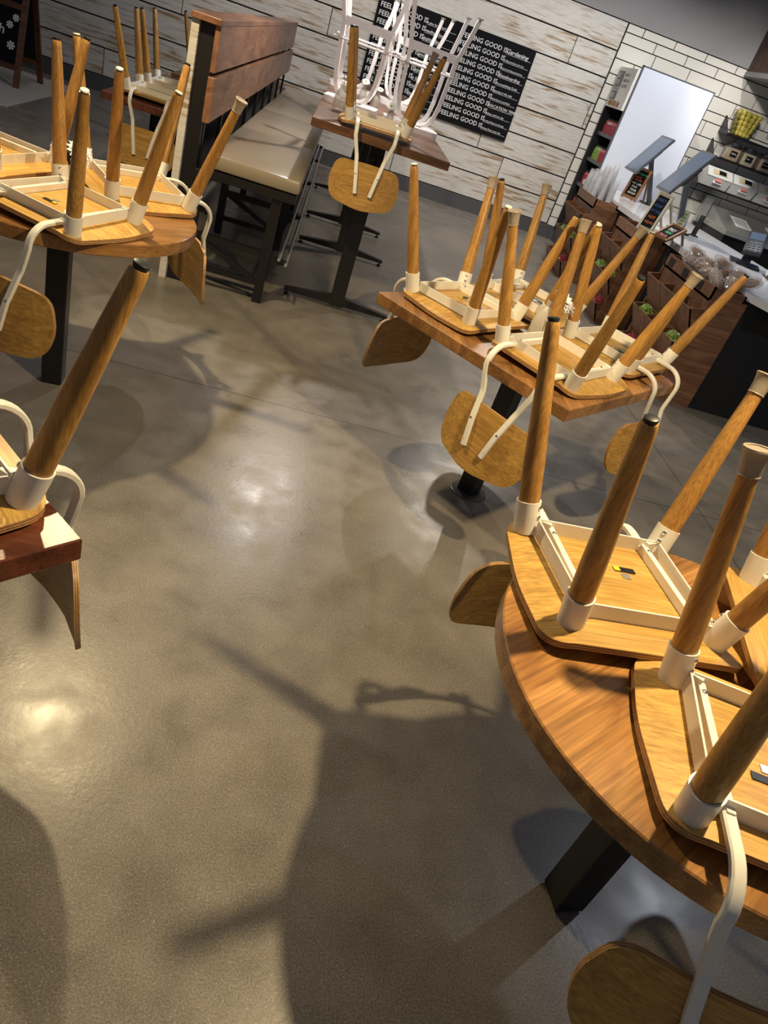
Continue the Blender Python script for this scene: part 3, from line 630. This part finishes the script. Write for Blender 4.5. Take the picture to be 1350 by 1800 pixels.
for cx, cz, r in ((-3.26, .98, .035), (-3.27, .60, .03), (-3.32, .53, .03), (-3.29, .36, .035), (-3.30, .80, .02)):
    for k in range(7):
        a = 2 * PI * k / 7; mb.poly([on_af(cx, cz), on_af(cx + r * math.cos(a - .3), cz + r * math.sin(a - .3)), on_af(cx + r * 1.15 * math.cos(a), cz + r * 1.15 * math.sin(a)), on_af(cx + r * math.cos(a + .3), cz + r * math.sin(a + .3))])
P = [Vector(on_af(-3.52 + .25 * math.cos(t * PI / 20), .88 + .13 * math.sin(t * PI / 20))) for t in range(41)]
for i in range(40): mb.bar(P[i], P[i + 1], .001, .006, yd)
mb.obj('chalk_drawing', M['petal'], af)
fm = thing('floor_mat', 'grey woven floor mat with black lettering under the A-frame board', 'mat', (-4.2, 8.5, 0))
MB().box2((-1.3, -.95, 0), (1.28, 1.1, .010), .002).obj('mat_body', M['mat'], fm)
writing('mat_lettering', [('FRESH', .34, (.28, .70, .0108), (0, -1, 0), (1, 0, 0), 0), ('MADE', .34, (-.12, .70, .0108), (0, -1, 0), (1, 0, 0), 0), ('EAT WELL', .30, (-.55, .80, .0108), (0, -1, 0), (1, 0, 0), 0)], [M['blackpad']], fm)

# ------------------------------------------------------------------ drinks cooler
ck = thing('drinks_cooler', 'tall open drinks cooler with a white end panel standing against the tile wall', 'cooler', (3.55, 9.65, 0))
def KX(a, b, mb=None, bev=0): mb = mb or MB(); mb.box2((a[0] - 3.55, a[1] - 9.65, a[2]), (b[0] - 3.55, b[1] - 9.65, b[2]), bev); return mb
KX((3.105, 9.30, .04), (3.99, 9.325, 2.10), bev=.002).obj('end_panel', M['whiteboard'], ck)
mb = KX((3.09, 9.297, 0), (3.106, 9.33, 2.11)); KX((3.09, 9.297, 2.10), (4.0, 9.33, 2.112), mb); KX((3.988, 9.297, 0), (4.0, 9.33, 2.112), mb); mb.obj('panel_edging', M['grey_plastic'], ck)
KX((3.3, 9.33, .2), (3.95, 9.975, 2.09)).obj('cabinet', M['black_base'], ck)
mb = KX((3.08, 9.33, 0), (3.95, 9.98, .16)); mb.rings([[Vector((x - 3.55, y - 9.65, z)) for x, z in ((3.08, .16), (3.3, .16), (3.3, .24), (3.12, .22))] for y in (9.33, 9.98)]); mb.obj('kick_base', M['grey_plastic'], ck)
KX((3.06, 9.33, 1.64), (3.31, 9.97, 2.06)).obj('header_sign', M['paper'], ck)
KX((3.06, 9.94, .16), (3.3, 9.97, 1.64)).obj('far_side', M['black_base'], ck)
mb = KX((3.056, 9.72, 1.72), (3.06, 9.93, 2.02)); mb.obj('sign_panel', M['grey_plastic'], ck)
D = (0, -1, 0)
writing('sign_lettering', [(s, .07, (3.054 - 3.55, 9.915 - 9.65, z), D, Z, 0) for s, z in (('EAT', 1.95), ('FOR', 1.88), ('GOOD', 1.81), ('LIFE', 1.74))] + [('MIX IN', .05, (3.054 - 3.55, 9.66 - 9.65, 1.97), D, Z, 1), ('SOMETHING', .044, (3.054 - 3.55, 9.69 - 9.65, 1.915), D, Z, 1), ('COLORFUL', .048, (3.054 - 3.55, 9.69 - 9.65, 1.86), D, Z, 1)], [M['paper'], M['grey_plastic']], ck)
mb = MB()
for k in range(9):
    mb.mi = k % 3; mb.box((3.056 - 3.55, 9.9 - 9.65 - k * .05, 1.685), (.004, .03, .05 + .01 * (k % 2)))
mb.obj('sign_art', [M['green'], M['orange_ink'], M['grey_plastic']], ck)
for z in (1.34, 1.04, .74, .44):
    s = KX((3.10, 9.33, z), (3.34, 9.97, z + .012)); s.obj('shelf', M['steel'], ck); KX((3.095, 9.33, z - .01), (3.10, 9.97, z + .03)).obj('price_rail', M['grey_plastic'], ck)
def bottle_build(mat, label):
    t = thing('juice_bottle', label, 'bottle', group='bottles on the cooler shelves'); mb = MB(); mb.lathe((0, 0, 0), [(.02, 0), (.029, .006), (.029, .11), (.024, .13), (.012, .15), (.012, .16)], 14); mb.obj('bottle_body', mat, t, True)
    mb = MB(); mb.lathe((0, 0, .16), [(.014, 0), (.014, .018)], 12); mb.obj('bottle_cap', M['blackpad'], t); return t
br = bottle_build(M['red'], ''); bg_ = bottle_build(M['green'], ''); first = {0: True, 1: True}
tiers = {1.352: 'top', 1.052: 'second', .752: 'third', .452: 'lowest'}
for z, nm in tiers.items():
    for k in range(9):
        gsel = 1 if (z == 1.052 and k >= 5) or (z == .452 and k < 4) else 0; src = (br, bg_)[gsel]; loc = (3.16, 9.385 + k * .066, z)
        lab = ('%s bottle standing in the row on the %s shelf of the drinks cooler' % (('red', 'green')[gsel], nm)); gp = '%s bottles on the %s cooler shelf' % (('red', 'green')[gsel], nm)
        if first[gsel]: src.location = loc; src['label'] = lab; src['group'] = gp; first[gsel] = False
        else: dup(src, loc, 0, lab, gp)

# ------------------------------------------------------------------ counter
ct = thing('service_counter', 'white stone counter on a black base running along the right side', 'counter', (3.4, 6.9, 0))
mb = MB(); ol = [(3.03, 4.62), (5.4, 4.62), (5.4, 5.6), (3.98, 5.6), (3.98, 9.2), (2.93, 9.2), (2.93, 4.85)]
mb.prism([(x - 3.4, y - 6.9) for x, y in ol], .82, .87); mb.obj('worktop', M['marble'], ct)
mb = MB(); ol = [(2.96, 4.8), (5.3, 4.8), (5.3, 5.5), (3.9, 5.5), (3.9, 9.2), (2.96, 9.2)]; mb.prism([(x - 3.4, y - 6.9) for x, y in ol], 0, .82); mb.obj('counter_base', M['black_base'], ct)

def unit(y0, y1, ncomp, label):
    cy = (y0 + y1) / 2; t = thing('bin_display', label, 'display stand', (2.76, cy, 0)); W = (y1 - y0) / 2
    mb = MB(); ol = [(2.70, 0), (2.955, 0), (2.955, .80), (2.70, .74)]
    mb.rings([[Vector((x - 2.76, y, z)) for x, z in ol] for y in (-W, W)]); mb.obj('carcass', M['walnut_unit'], t)
    for q in (-1, 1):
        mb = MB(); mb.rings([[Vector((x - 2.76, y, z)) for x, z in ((2.66, 0), (2.955, 0), (2.955, .80), (2.69, .76))] for y in (q * W, q * (W + .012))]); mb.obj('side_panel', M['walnut_unit'], t)
    for z in (.665, .42, .17):
        mb = MB(); e = .012; zb = z - .20 if z > .2 else .0; xb = 2.69 if z > .2 else 2.66
        def wedge(ya, yb, pts): mb.rings([[Vector((x - 2.76, y, zz)) for x, zz in pts] for y in (ya, yb)])
        wedge(-W, W, [(2.59, z), (2.602, z), (xb + .012, zb), (xb, zb)])
        for k in range(ncomp + 1):
            y = -W + (2 * W - e) * k / ncomp; wedge(y, y + e, [(2.59, z), (2.70, z + .025), (2.70, zb), (xb, zb)])
        wedge(-W, W, [(xb, zb), (2.70, zb), (2.70, zb + .01), (xb, zb + .01)])
        mb.obj('tilted_bin', M['walnut_unit'], t)
    mb = MB(); x0, x1, z0, z1 = 2.685, 2.93, .755, .845; e = .012
    for a, b in (((x0, -W, z0), (x0 + e, W, z1)), ((x0, -W, z0), (x1, -W + e, z1)), ((x0, W - e, z0), (x1, W, z1)), ((x1 - e, -W, z0), (x1, W, z1)), ((x0, -W, z0), (x1, W, z0 + .008))):
        mb.box2((a[0] - 2.76, a[1], a[2]), (b[0] - 2.76, b[1], b[2]))
    mb.obj('top_tray', M['walnut_unit'], t)
    return t
U1 = unit(4.80, 5.68, 3, 'walnut bin display at the near end of the counter with chip bags on top')
for k, (yy) in enumerate((.33, .05, -.22)):
    mb = MB(); mb.box((2.683 - 2.76, yy, .80), (.004, .09, .06)); mb.obj('label_tag', M['black'], U1)
unit(6.38, 7.00, 2, 'walnut bin display in the middle of the counter front, cream sign standing on it')
unit(7.77, 8.45, 2, 'walnut bin display farthest along the counter, stacks of plastic cups on top')
def bag_mesh(mat, sx, sy, sz, seed):
    rnd = random.Random(seed); bm = bmesh.new(); bmesh.ops.create_icosphere(bm, subdivisions=4, radius=1)
    for v in bm.verts:
        c = v.co; k = 1.05 - .3 * abs(math.sin(5 * c.x + seed + 2 * c.z)) * abs(math.cos(4 * c.y + 2 * seed)) + .12 * math.sin(17 * c.x + 9 * c.y) * math.sin(15 * c.z + seed) + rnd.uniform(-.04, .04); v.co = Vector((c.x * sx * k, c.y * sy * k, max(-.8, c.z) * sz * k))
    me = bpy.data.meshes.new('bag_body'); bm.to_mesh(me); bm.free()
    me.materials.append(mat); return me
GB = [bag_mesh(M['green'], .048, .10, .062, i) for i in range(2)]; RB = [bag_mesh(M['red'], .048, .10, .062, 5 + i) for i in range(2)]
def bag(mesh, loc, label, group, tie=True, rot=(0, 0, 0)):
    t = thing('snack_bag', label, 'bag', loc, 0, group); t.rotation_euler = rot; b = link('bag_body', mesh, t); return t
for cen, W2, n, un in ((5.24, .44, 3, 'near'), (6.69, .31, 2, 'middle'), (8.11, .34, 2, 'far')):
    for z, tier, cols in ((.42, 'middle', 'g'), (.17, 'lowest', 'r')):
        for k in range(n):
            yy = cen - W2 + (2 * W2) * (k + .5) / n
            if un == 'near' and z == .42 and k == 1: continue
            c = cols if not (un == 'near' and z == .17 and k == 0) else 'g'
            pos = ('front', 'centre', 'rear')[k] if n == 3 else ('front', 'rear')[k]
            bag((GB if c == 'g' else RB)[k % 2], (2.662, yy, z - .022), '%s bag, %s compartment of the %s bin row on the %s walnut display' % ('green' if c == 'g' else 'dark red', pos, tier, un), None)
CB = [bag_mesh(M['chips'], .045, .07, .028, 11 + i) for i in range(3)] ; FB = [bag_mesh(M['film'], .060, .098, .040, 31 + i) for i in range(3)]
places = [(2.80, 5.56, .86), (2.78, 5.44, .865), (2.86, 5.36, .90), (2.80, 5.30, .87), (2.90, 5.22, .92), (2.79, 5.17, .865), (2.86, 5.08, .905), (2.78, 5.02, .865), (2.93, 5.0, .93), (2.85, 4.93, .885), (2.82, 5.50, .92), (2.84, 5.14, .95), (2.95, 5.32, .925), (2.93, 4.88, .92)]
for i, p in enumerate(places):
    t = thing('chip_bag', 'crinkled clear bag of chips in the heap on the near walnut display', 'bag', p, random.uniform(-1.5, 1.5), 'clear chip bags heaped on the near display'); t.rotation_euler = (random.uniform(-.5, .5), random.uniform(-.5, .5), random.uniform(-2, 2))
    link('chips_inside', CB[i % 3], t); link('clear_wrapper', FB[i % 3], t)

# plastic cups stacked on the far display
mb = MB(); vs = mb.rings([[Vector((r * math.cos(2 * PI * i / 20), r * math.sin(2 * PI * i / 20), z)) for i in range(20)] for r, z in ((.024, .12), (.0245, .119), (.036, .006), (.039, .004), (.039, 0))], False); mb._face(vs[0]); CUP = mb.mesh('plastic_cup', M['cup'], True)
stacks = [(2.73, 8.38, 9), (2.82, 8.36, 12), (2.90, 8.34, 13), (2.74, 8.26, 10), (2.83, 8.24, 14), (2.91, 8.22, 15), (2.75, 8.13, 8), (2.84, 8.11, 12), (2.90, 8.02, 10)]
for si, (x, y, n) in enumerate(stacks):
    for k in range(n):
        o = link('plastic_cup', CUP, None, (x, y, .765 + k * .021)); tag(o, 'clear plastic cup nested upside down in the stacks on the far walnut display', 'cup', 'clear cups stacked on the far display')
# ------------------------------------------------------------------ signs and devices on the counter
def easel(name, loc, rz, lean, w, h, fmat, lines, mats, label, back=True, frame=.025, foot=.16):
    t = thing(name, label, 'sign', loc, rz); T = Matrix.Rotation(-lean, 3, 'X')   # board faces -y, leans back to +y
    def P(x, z, d=0): v = T @ Vector((x, d, z)); return v
    fr = MB()
    for (a, b) in ((P(-w / 2, 0), P(-w / 2, h)), (P(w / 2, 0), P(w / 2, h))): fr.bar(a, b, frame, .018, (0, 1, 0))
    for zz in (frame, h - frame / 2): fr.bar(P(-w / 2, zz), P(w / 2, zz), .018, frame * 1.2, (0, 0, 1))
    fr.obj('frame', fmat, t)
    q = MB(); q.rings([[P(-w / 2, .02, d), P(w / 2, .02, d), P(w / 2, h - .01, d), P(-w / 2, h - .01, d)] for d in (-.003, .004)]); q.obj('board_face', M['chalk'], t)
    me = [(s, sz, P(x, z, -.006), X, T @ Vector((0, 0, 1)), mi) for s, sz, x, z, mi in lines]; writing('board_lettering', me, mats, t)
    if back:
        top = P(0, h - .02); ft = Vector((0, top.y + foot, 0))
        for sx in (-1, 1): b = MB(); b.bar(Vector((sx * w / 2 * .85, top.y, top.z)), Vector((sx * w / 2 * .85, ft.y, 0)), .016, .016, (0, 1, 0)); b.obj('rear_leg', fmat, t)
    return t
inks = [M['green_ink'], M['orange_ink'], M['paper'], M['blue_ink'], M['salmon']]
easel('easel_sign', (3.30, 8.58, .87), R(-48), R(15), .17, .345, M['brown_frame'], [('CATERING', .030, -.068, .27, 0), ('LARGE', .028, -.06, .235, 1), ('ORDER', .028, -.05, .205, 1), ('WE CAN', .030, -.056, .165, 2), ('FEED', .030, -.04, .13, 2), ('YOUR', .030, -.04, .095, 2), ('GROUP', .030, -.05, .06, 2)], inks, 'brown framed easel sign with green, orange and white lettering on the counter')
easel('easel_sign', (2.72, 6.42, .85), R(-60), R(14), .14, .33, M['cream'], [('DAILY', .034, -.052, .26, 3), ('SOUP', .034, -.048, .21, 3), ('OF THE', .030, -.050, .165, 3), ('HOT', .036, -.040, .11, 1), ('NOW', .034, -.042, .065, 1)], inks, 'cream painted easel sign with dark blue and orange lettering on the middle display', True, .022, .26)
easel('easel_sign', (2.76, 6.14, .87), R(-75), R(50), .17, .19, M['brown_frame'], [('SALE', .045, -.06, .02, 4), ('NEW', .035, -.04, .07, 0), ('PAY', .05, -.05, .105, 2)], inks, 'small brown framed sign with red and white lettering leaning low on the counter edge', True, .02, .06)
def monitor(y0, y1, xt, xb, zt, zb, label, foot):
    t = thing('pos_monitor', label, 'screen', (foot[0], foot[1], .87)); cx, cy = foot[0], foot[1]
    def V(x, y, z): return Vector((x - cx, y - cy, z - .87))
    n = Vector((-(zt - zb), 0, xt - xb)).normalized()
    c = [V(xb, y0, zb), V(xb, y1, zb), V(xt, y1, zt), V(xt, y0, zt)]
    mb = MB(); mb.rings([[p for p in c], [p - n * .022 for p in c]]); mb.obj('housing', M['grey_plastic'], t)
    ctr = sum(c, Vector()) / 4; mb = MB(); mb.poly([ctr + (p - ctr) * .92 + n * .001 for p in c]); mb.obj('display', M['screen'], t)
    mid = ctr - n * .06; mb = MB(); mb.bar(ctr - n * .045 + (c[2] - c[1]) * .22, ctr - n * .045 - (c[2] - c[1]) * .22, .16, .04, n); mb.obj('hinge_block', M['black'], t)
    mb = MB(); mb.bar(mid, Vector((0, 0, .02)), .05, .03, (0, 1, 0)); mb.obj('arm', M['grey_plastic'], t)
    mb = MB(); mb.box((0, 0, .008), (.16, .2, .016), None, .003); mb.obj('foot_plate', M['black'], t)
    return t
monitor(8.5, 8.88, 3.47, 3.22, 1.555, 1.14, 'slanted touch screen on a black arm, farther back in front of the cooler panel', (3.62, 8.75))
monitor(6.78, 7.1, 3.18, 2.93, 1.555, 1.16, 'slanted touch screen on a grey stand, nearer one behind the cream sign', (3.30, 7.05))
t = thing('card_holder', 'small pale card standing upright on the counter beside a black scanner', 'card', (3.27, 6.99, .87), R(-40)); mb = MB(); mb.box((0, 0, .10), (.07, .006, .20), Matrix.Rotation(R(-12), 3, 'X')); mb.obj('card_face', M['cream'], t); mb = MB(); mb.box((0, .05, .08), (.07, .004, .17), Matrix.Rotation(R(20), 3, 'X')); mb.obj('support', M['paper'], t)
mb = MB()
for k in range(5): mb.box((.0, -.018 + k * .006 - .006, .05 + k * .028), (.04, .002, .012))
mb.obj('card_print', M['green'], t)
t = thing('hand_scanner', 'black upright scanner standing on the counter right of the pale card', 'scanner', (3.50, 7.12, .87), R(-40)); mb = MB(); mb.box((0, 0, .10), (.045, .03, .19), Matrix.Rotation(R(-8), 3, 'X'), .008); mb.obj('body', M['blackpad'], t, True); mb = MB(); mb.lathe((0, 0, 0), [(.05, 0), (.05, .008), (.02, .016)], 20); mb.obj('stand', M['blackpad'], t)
t = thing('card_reader', 'black card payment terminal tilted on a stand on the counter', 'payment terminal', (3.62, 6.25, .87), R(-25)); t.scale = (1.5, 1.5, 1.5); Tm = Matrix.Rotation(R(28), 3, 'X') @ Matrix.Rotation(R(-10), 3, 'Y')
mb = MB(); mb.box((0, 0, .12), (.10, .20, .03), Tm, .006); mb.obj('terminal_body', M['blackpad'], t, True)
mb = MB(); mb.box(Vector((0, 0, .12)) + Tm @ Vector((0, .05, .016)), (.08, .07, .002), Tm); mb.obj('display', M['screen'], t)
mb = MB()
for i in range(3):
    for j in range(4): mb.box(Vector((0, 0, .12)) + Tm @ Vector((-.025 + i * .025, -.085 + j * .022, .016)), (.018, .013, .004), Tm)
mb.obj('keypad', M['grey_plastic'], t)
mb = MB(); mb.bar((0, .02, .11), (0, 0, 0), .05, .05, (0, 1, 0)); mb.box((0, 0, .007), (.17, .17, .014), None, .003); mb.obj('stand', M['blackpad'], t)
t = thing('receipt_printer', 'black till printer lying behind the payment terminal on the counter', 'printer', (3.98, 6.1, .87), R(-20)); mb = MB(); mb.box((0, 0, .05), (.18, .22, .10), None, .012); mb.obj('printer_body', M['black'], t); mb = MB(); mb.box((0, -.04, .102), (.10, .05, .006)); mb.obj('paper_slot', M['grey_plastic'], t)
k = 0
for i, (nm1) in enumerate(('left', 'right')):
    for j, (nm2) in enumerate(('front', 'back')):
        c = ('paper', 'cream')[i]; t = thing('note_stack', '%s pad of slips in the %s row of the tray beside the payment terminal' % (('white', 'yellowish')[i], nm2), 'paper pad', (3.66 + i * .085 + j * .04, 5.80 + j * .13 - i * .03, .875), R(-18))
        mb = MB(); mb.box((0, 0, .03), (.065, .075, .05)); mb.obj('pad', M[c], t); mb = MB(); mb.box((0, -.0, .0555), (.035, .012, .001)); mb.box((0, .018, .0555), (.03, .01, .001)); mb.obj('print', M['grey_plastic'], t)
t = thing('slip_tray', 'black tray on the counter holding four pads of paper slips', 'tray', (3.74, 5.84, .87), R(-18)); MB().box((0, 0, .004), (.22, .30, .008)).obj('tray_base', M['blackpad'], t)
t = thing('stapler', 'white stapler-like slip holder at the right end of the counter top', 'stapler', (3.62, 5.55, .87), R(25)); mb = MB(); mb.box((0, 0, .012), (.15, .03, .016), None, .004); mb.obj('base', M['bin_white'], t); mb = MB(); mb.box((.01, 0, .045), (.14, .028, .018), Matrix.Rotation(R(-12), 3, 'Y'), .004); mb.obj('arm', M['bin_white'], t)

# ------------------------------------------------------------------ shelves on the tile wall
def shelf(x0, x1, z, label):
    cx = (x0 + x1) / 2; t = thing('mounted_shelf', label, 'shelf', (cx, 9.88, z)); MB().box2((x0 - cx, -.14, -.02), (x1 - cx, .118, 0)).obj('board', M['black'], t)
    for k, xx in enumerate((x0, x0 + 1.2)):
        mb = MB(); mb.rings([[Vector((xx - cx + d, y, zz)) for y, zz in ((-.13, 0), (.118, 0), (.118, .17), (.09, .17))] for d in (0, .008)]); mb.obj('bracket', M['black'], t)
    return t
shelf(4.56, 6.8, 1.815, 'black wall shelf holding the wire basket of lemons, topmost')
shelf(4.53, 6.8, 1.545, 'black wall shelf holding glass jars, middle one')
shelf(4.50, 6.8, 1.215, 'black wall shelf holding white bins, lowest one')
bk = thing('wire_basket', 'square wire basket full of lemons on the topmost wall shelf', 'basket', (4.78, 9.87, 1.815)); mb = MB()
def bw(k, z): return .10 + .055 * z / .26
for k in range(7):
    f = -1 + 2 * k / 6
    for s in (-1, 1):
        mb.bar((bw(0, 0) * f, s * .08, 0), (bw(0, .26) * f, s * .11, .26), .002, .002); mb.bar((s * bw(0, 0), .08 * f, 0), (s * bw(0, .26), .11 * f, .26), .002, .002)
for z in (0, .05, .1, .15, .2, .26):
    a, b = bw(0, z), .08 + .03 * z / .26
    for p, q in (((-a, -b, z), (a, -b, z)), ((a, -b, z), (a, b, z)), ((a, b, z), (-a, b, z)), ((-a, b, z), (-a, -b, z))): mb.bar(p, q, .0025, .0025)
mb.obj('wire_cage', M['black'], bk)
mb = MB(); mb.sphere((0, 0, 0), .033, 12, 8, (1.12, 1, 1)); mb.sphere((.036, 0, 0), .007, 6, 4); LM = mb.mesh('lemon', M['yellow'], True)
for lz in range(5):
    a, b = bw(0, lz * .05) - .028, .055 + lz * .005
    for ix in range(4):
        for iy in range(2):
            o = link('lemon', LM, None, (4.78 + (-a + 2 * a * ix / 3), 9.87 + (-b + 2 * b * iy) * .8, 1.85 + lz * .053), (random.random() * 6, random.random() * 6, random.random() * 6)); tag(o, 'lemon piled in the wire basket on the topmost wall shelf', 'lemon', 'lemons in the wire basket')
for i, (x, mt_, what) in enumerate(((4.78, 'grain_tan', 'glass jar of pinkish grains, left one on the middle wall shelf'), (5.0, 'grain_cream', 'jar of pale nuts on the middle wall shelf, second from the left'), (5.24, 'grain_tan', 'jar of tan crumbs on the middle wall shelf, third from the left'))):
    t = thing('storage_jar', what, 'jar', (x, 9.85, 1.545)); MB().box2((-.085, -.075, .003), (.085, .075, .14), .012).obj('contents', M[mt_], t, True); MB().box2((-.09, -.08, 0), (.09, .08, .165), .014).obj('glass_body', M['glass'], t)
    mb = MB(); mb.lathe((0, 0, .165), [(.075, 0), (.078, .004), (.078, .03), (.07, .035)], 28); mb.obj('lid', M['blackpad'], t); MB().box2((-.045, -.084, .05), (.045, -.081, .115)).obj('label_tag', M['chalk'], t)
    writing('tag_lettering', [(('Quinoa', 'Nuts', 'Crumbs')[i], .022, (-.035, -.086, .078), X, Z, 0)], [M['chalktext']], t)
for i, x in enumerate((4.73, 5.10, 5.47)):
    t = thing('ingredient_bin', 'white flip-lid ingredient bin on the lowest wall shelf, %s of three' % ('leftmost', 'middle', 'rightmost')[i], 'bin', (x, 9.84, 1.215)); mb = MB()
    mb.rings([[Vector((xx, y, z)) for y, z in ((-.09, 0), (.12, 0), (.12, .21), (-.05, .21), (-.15, .12))] for xx in (-.17, .17)]); mb.obj('tub', M['bin_white'], t)
    mb = MB(); mb.rings([[Vector((xx, y, z)) for y, z in ((-.155, .122), (-.045, .218), (.125, .218), (.125, .21), (-.05, .21), (-.15, .115))] for xx in (-.175, .175)]); mb.obj('lid', M['bin_white'], t)
    n_ = Vector((0, -.1, .11)).normalized(); q = MB(); Tt = Matrix.Rotation(R(42), 3, 'X'); q.box((0, -.102, .176), (.20, .07, .004), Tt); q.obj('window', M['grain_cream'], t); q = MB(); q.box((.03, -.104, .178), (.10, .06, .004), Tt); q.obj('label_tag', M['chalk'], t)
    q = MB(); q.box((0, -.145, .095), (.09, .004, .04), Matrix.Rotation(R(-25), 3, 'X')); q.obj('date_label', M['salmon'], t); q = MB(); q.box((.0, -.133, .065), (.12, .004, .03), Matrix.Rotation(R(-25), 3, 'X')); q.obj('paper_label', M['paper'], t)
# steel prep station with sloped lid
t = thing('prep_station', 'stainless steel prep station with sloped lid and papers, below the wall shelves', 'prep station', (5.8, 9.6, 0)); mb = MB()
mb.rings([[Vector((x, y, z)) for y, z in ((-.35, .86), (.33, .86), (.36, 1.02), (.30, 1.03))] for x in (-.90, 1.2)]); mb.obj('sloped_lid', M['steel'], t)
MB().box2((-.92, -.42, .80), (1.2, .36, .86), .004).obj('front_ledge', M['steel'], t); MB().box2((-.9, -.38, 0), (1.2, .36, .80)).obj('cabinet', M['black'], t)
MB().box2((-1.02, .28, .78), (-.91, .36, 1.12), .003).obj('splash_guard', M['steel'], t)
sl = math.atan2(.17, .65); Ts = Matrix.Rotation(sl, 3, 'X')
for k, (x, lab) in enumerate(((5.22, 'white printed sheet on the left of the sloped steel lid'), (5.75, 'white and yellow printed sheet on the right of the sloped steel lid'))):
    p = thing('paper_sheet', lab, 'paper', (x, 9.57, .948)); q = MB(); q.box((0, 0, .004), (.24, .30, .002), Ts); q.obj('sheet', M['paper'], p); q = MB()
    for j in range(5): q.box((0, -.10 + j * .045, .006 + (-.10 + j * .045) * math.tan(sl)), (.18, .012, .001), Ts)
    q.obj('print', M['sticky_yellow'] if k else M['grey_plastic'], p)
# wooden canopy and hanging menu screen at the top right
t = thing('wood_canopy', 'dark wooden canopy with a grey bottom trim hanging at the upper right', 'canopy', (5.5, 8.0, 2.41)); MB().box2((-.96, -3.0, .05), (2.5, 1.98, 1.2)).obj('cladding', M['canopy'], t); MB().box2((-.97, -3.0, 0), (2.5, 1.98, .05)).obj('bottom_trim', M['paint'], t)
t = thing('menu_screen', 'bright blue menu screen cut off by the right edge', 'screen', (5.0, 8.95, 2.03)); MB().box2((-.35, 0, -.17), (.9, .03, .12)).obj('screen_body', M['grey_plastic'], t); MB().box2((-.345, -.003, -.07), (.89, 0, .115)).obj('display', M['blue_screen'], t); MB().box2((-.345, -.003, -.165), (.89, 0, -.07)).obj('display_band', M['blue_dark'], t)
writing('screen_lettering', [('MOBILE', .045, (-.32, -.005, -.11), X, Z, 0), ('ORDER', .045, (-.32, -.005, -.155), X, Z, 0)], [M['green_ink']], t)
for dx in (-.2, .6): MB().box2((dx - .006, .01, .12), (dx + .006, .02, .38)).obj('hanger', M['black'], t)
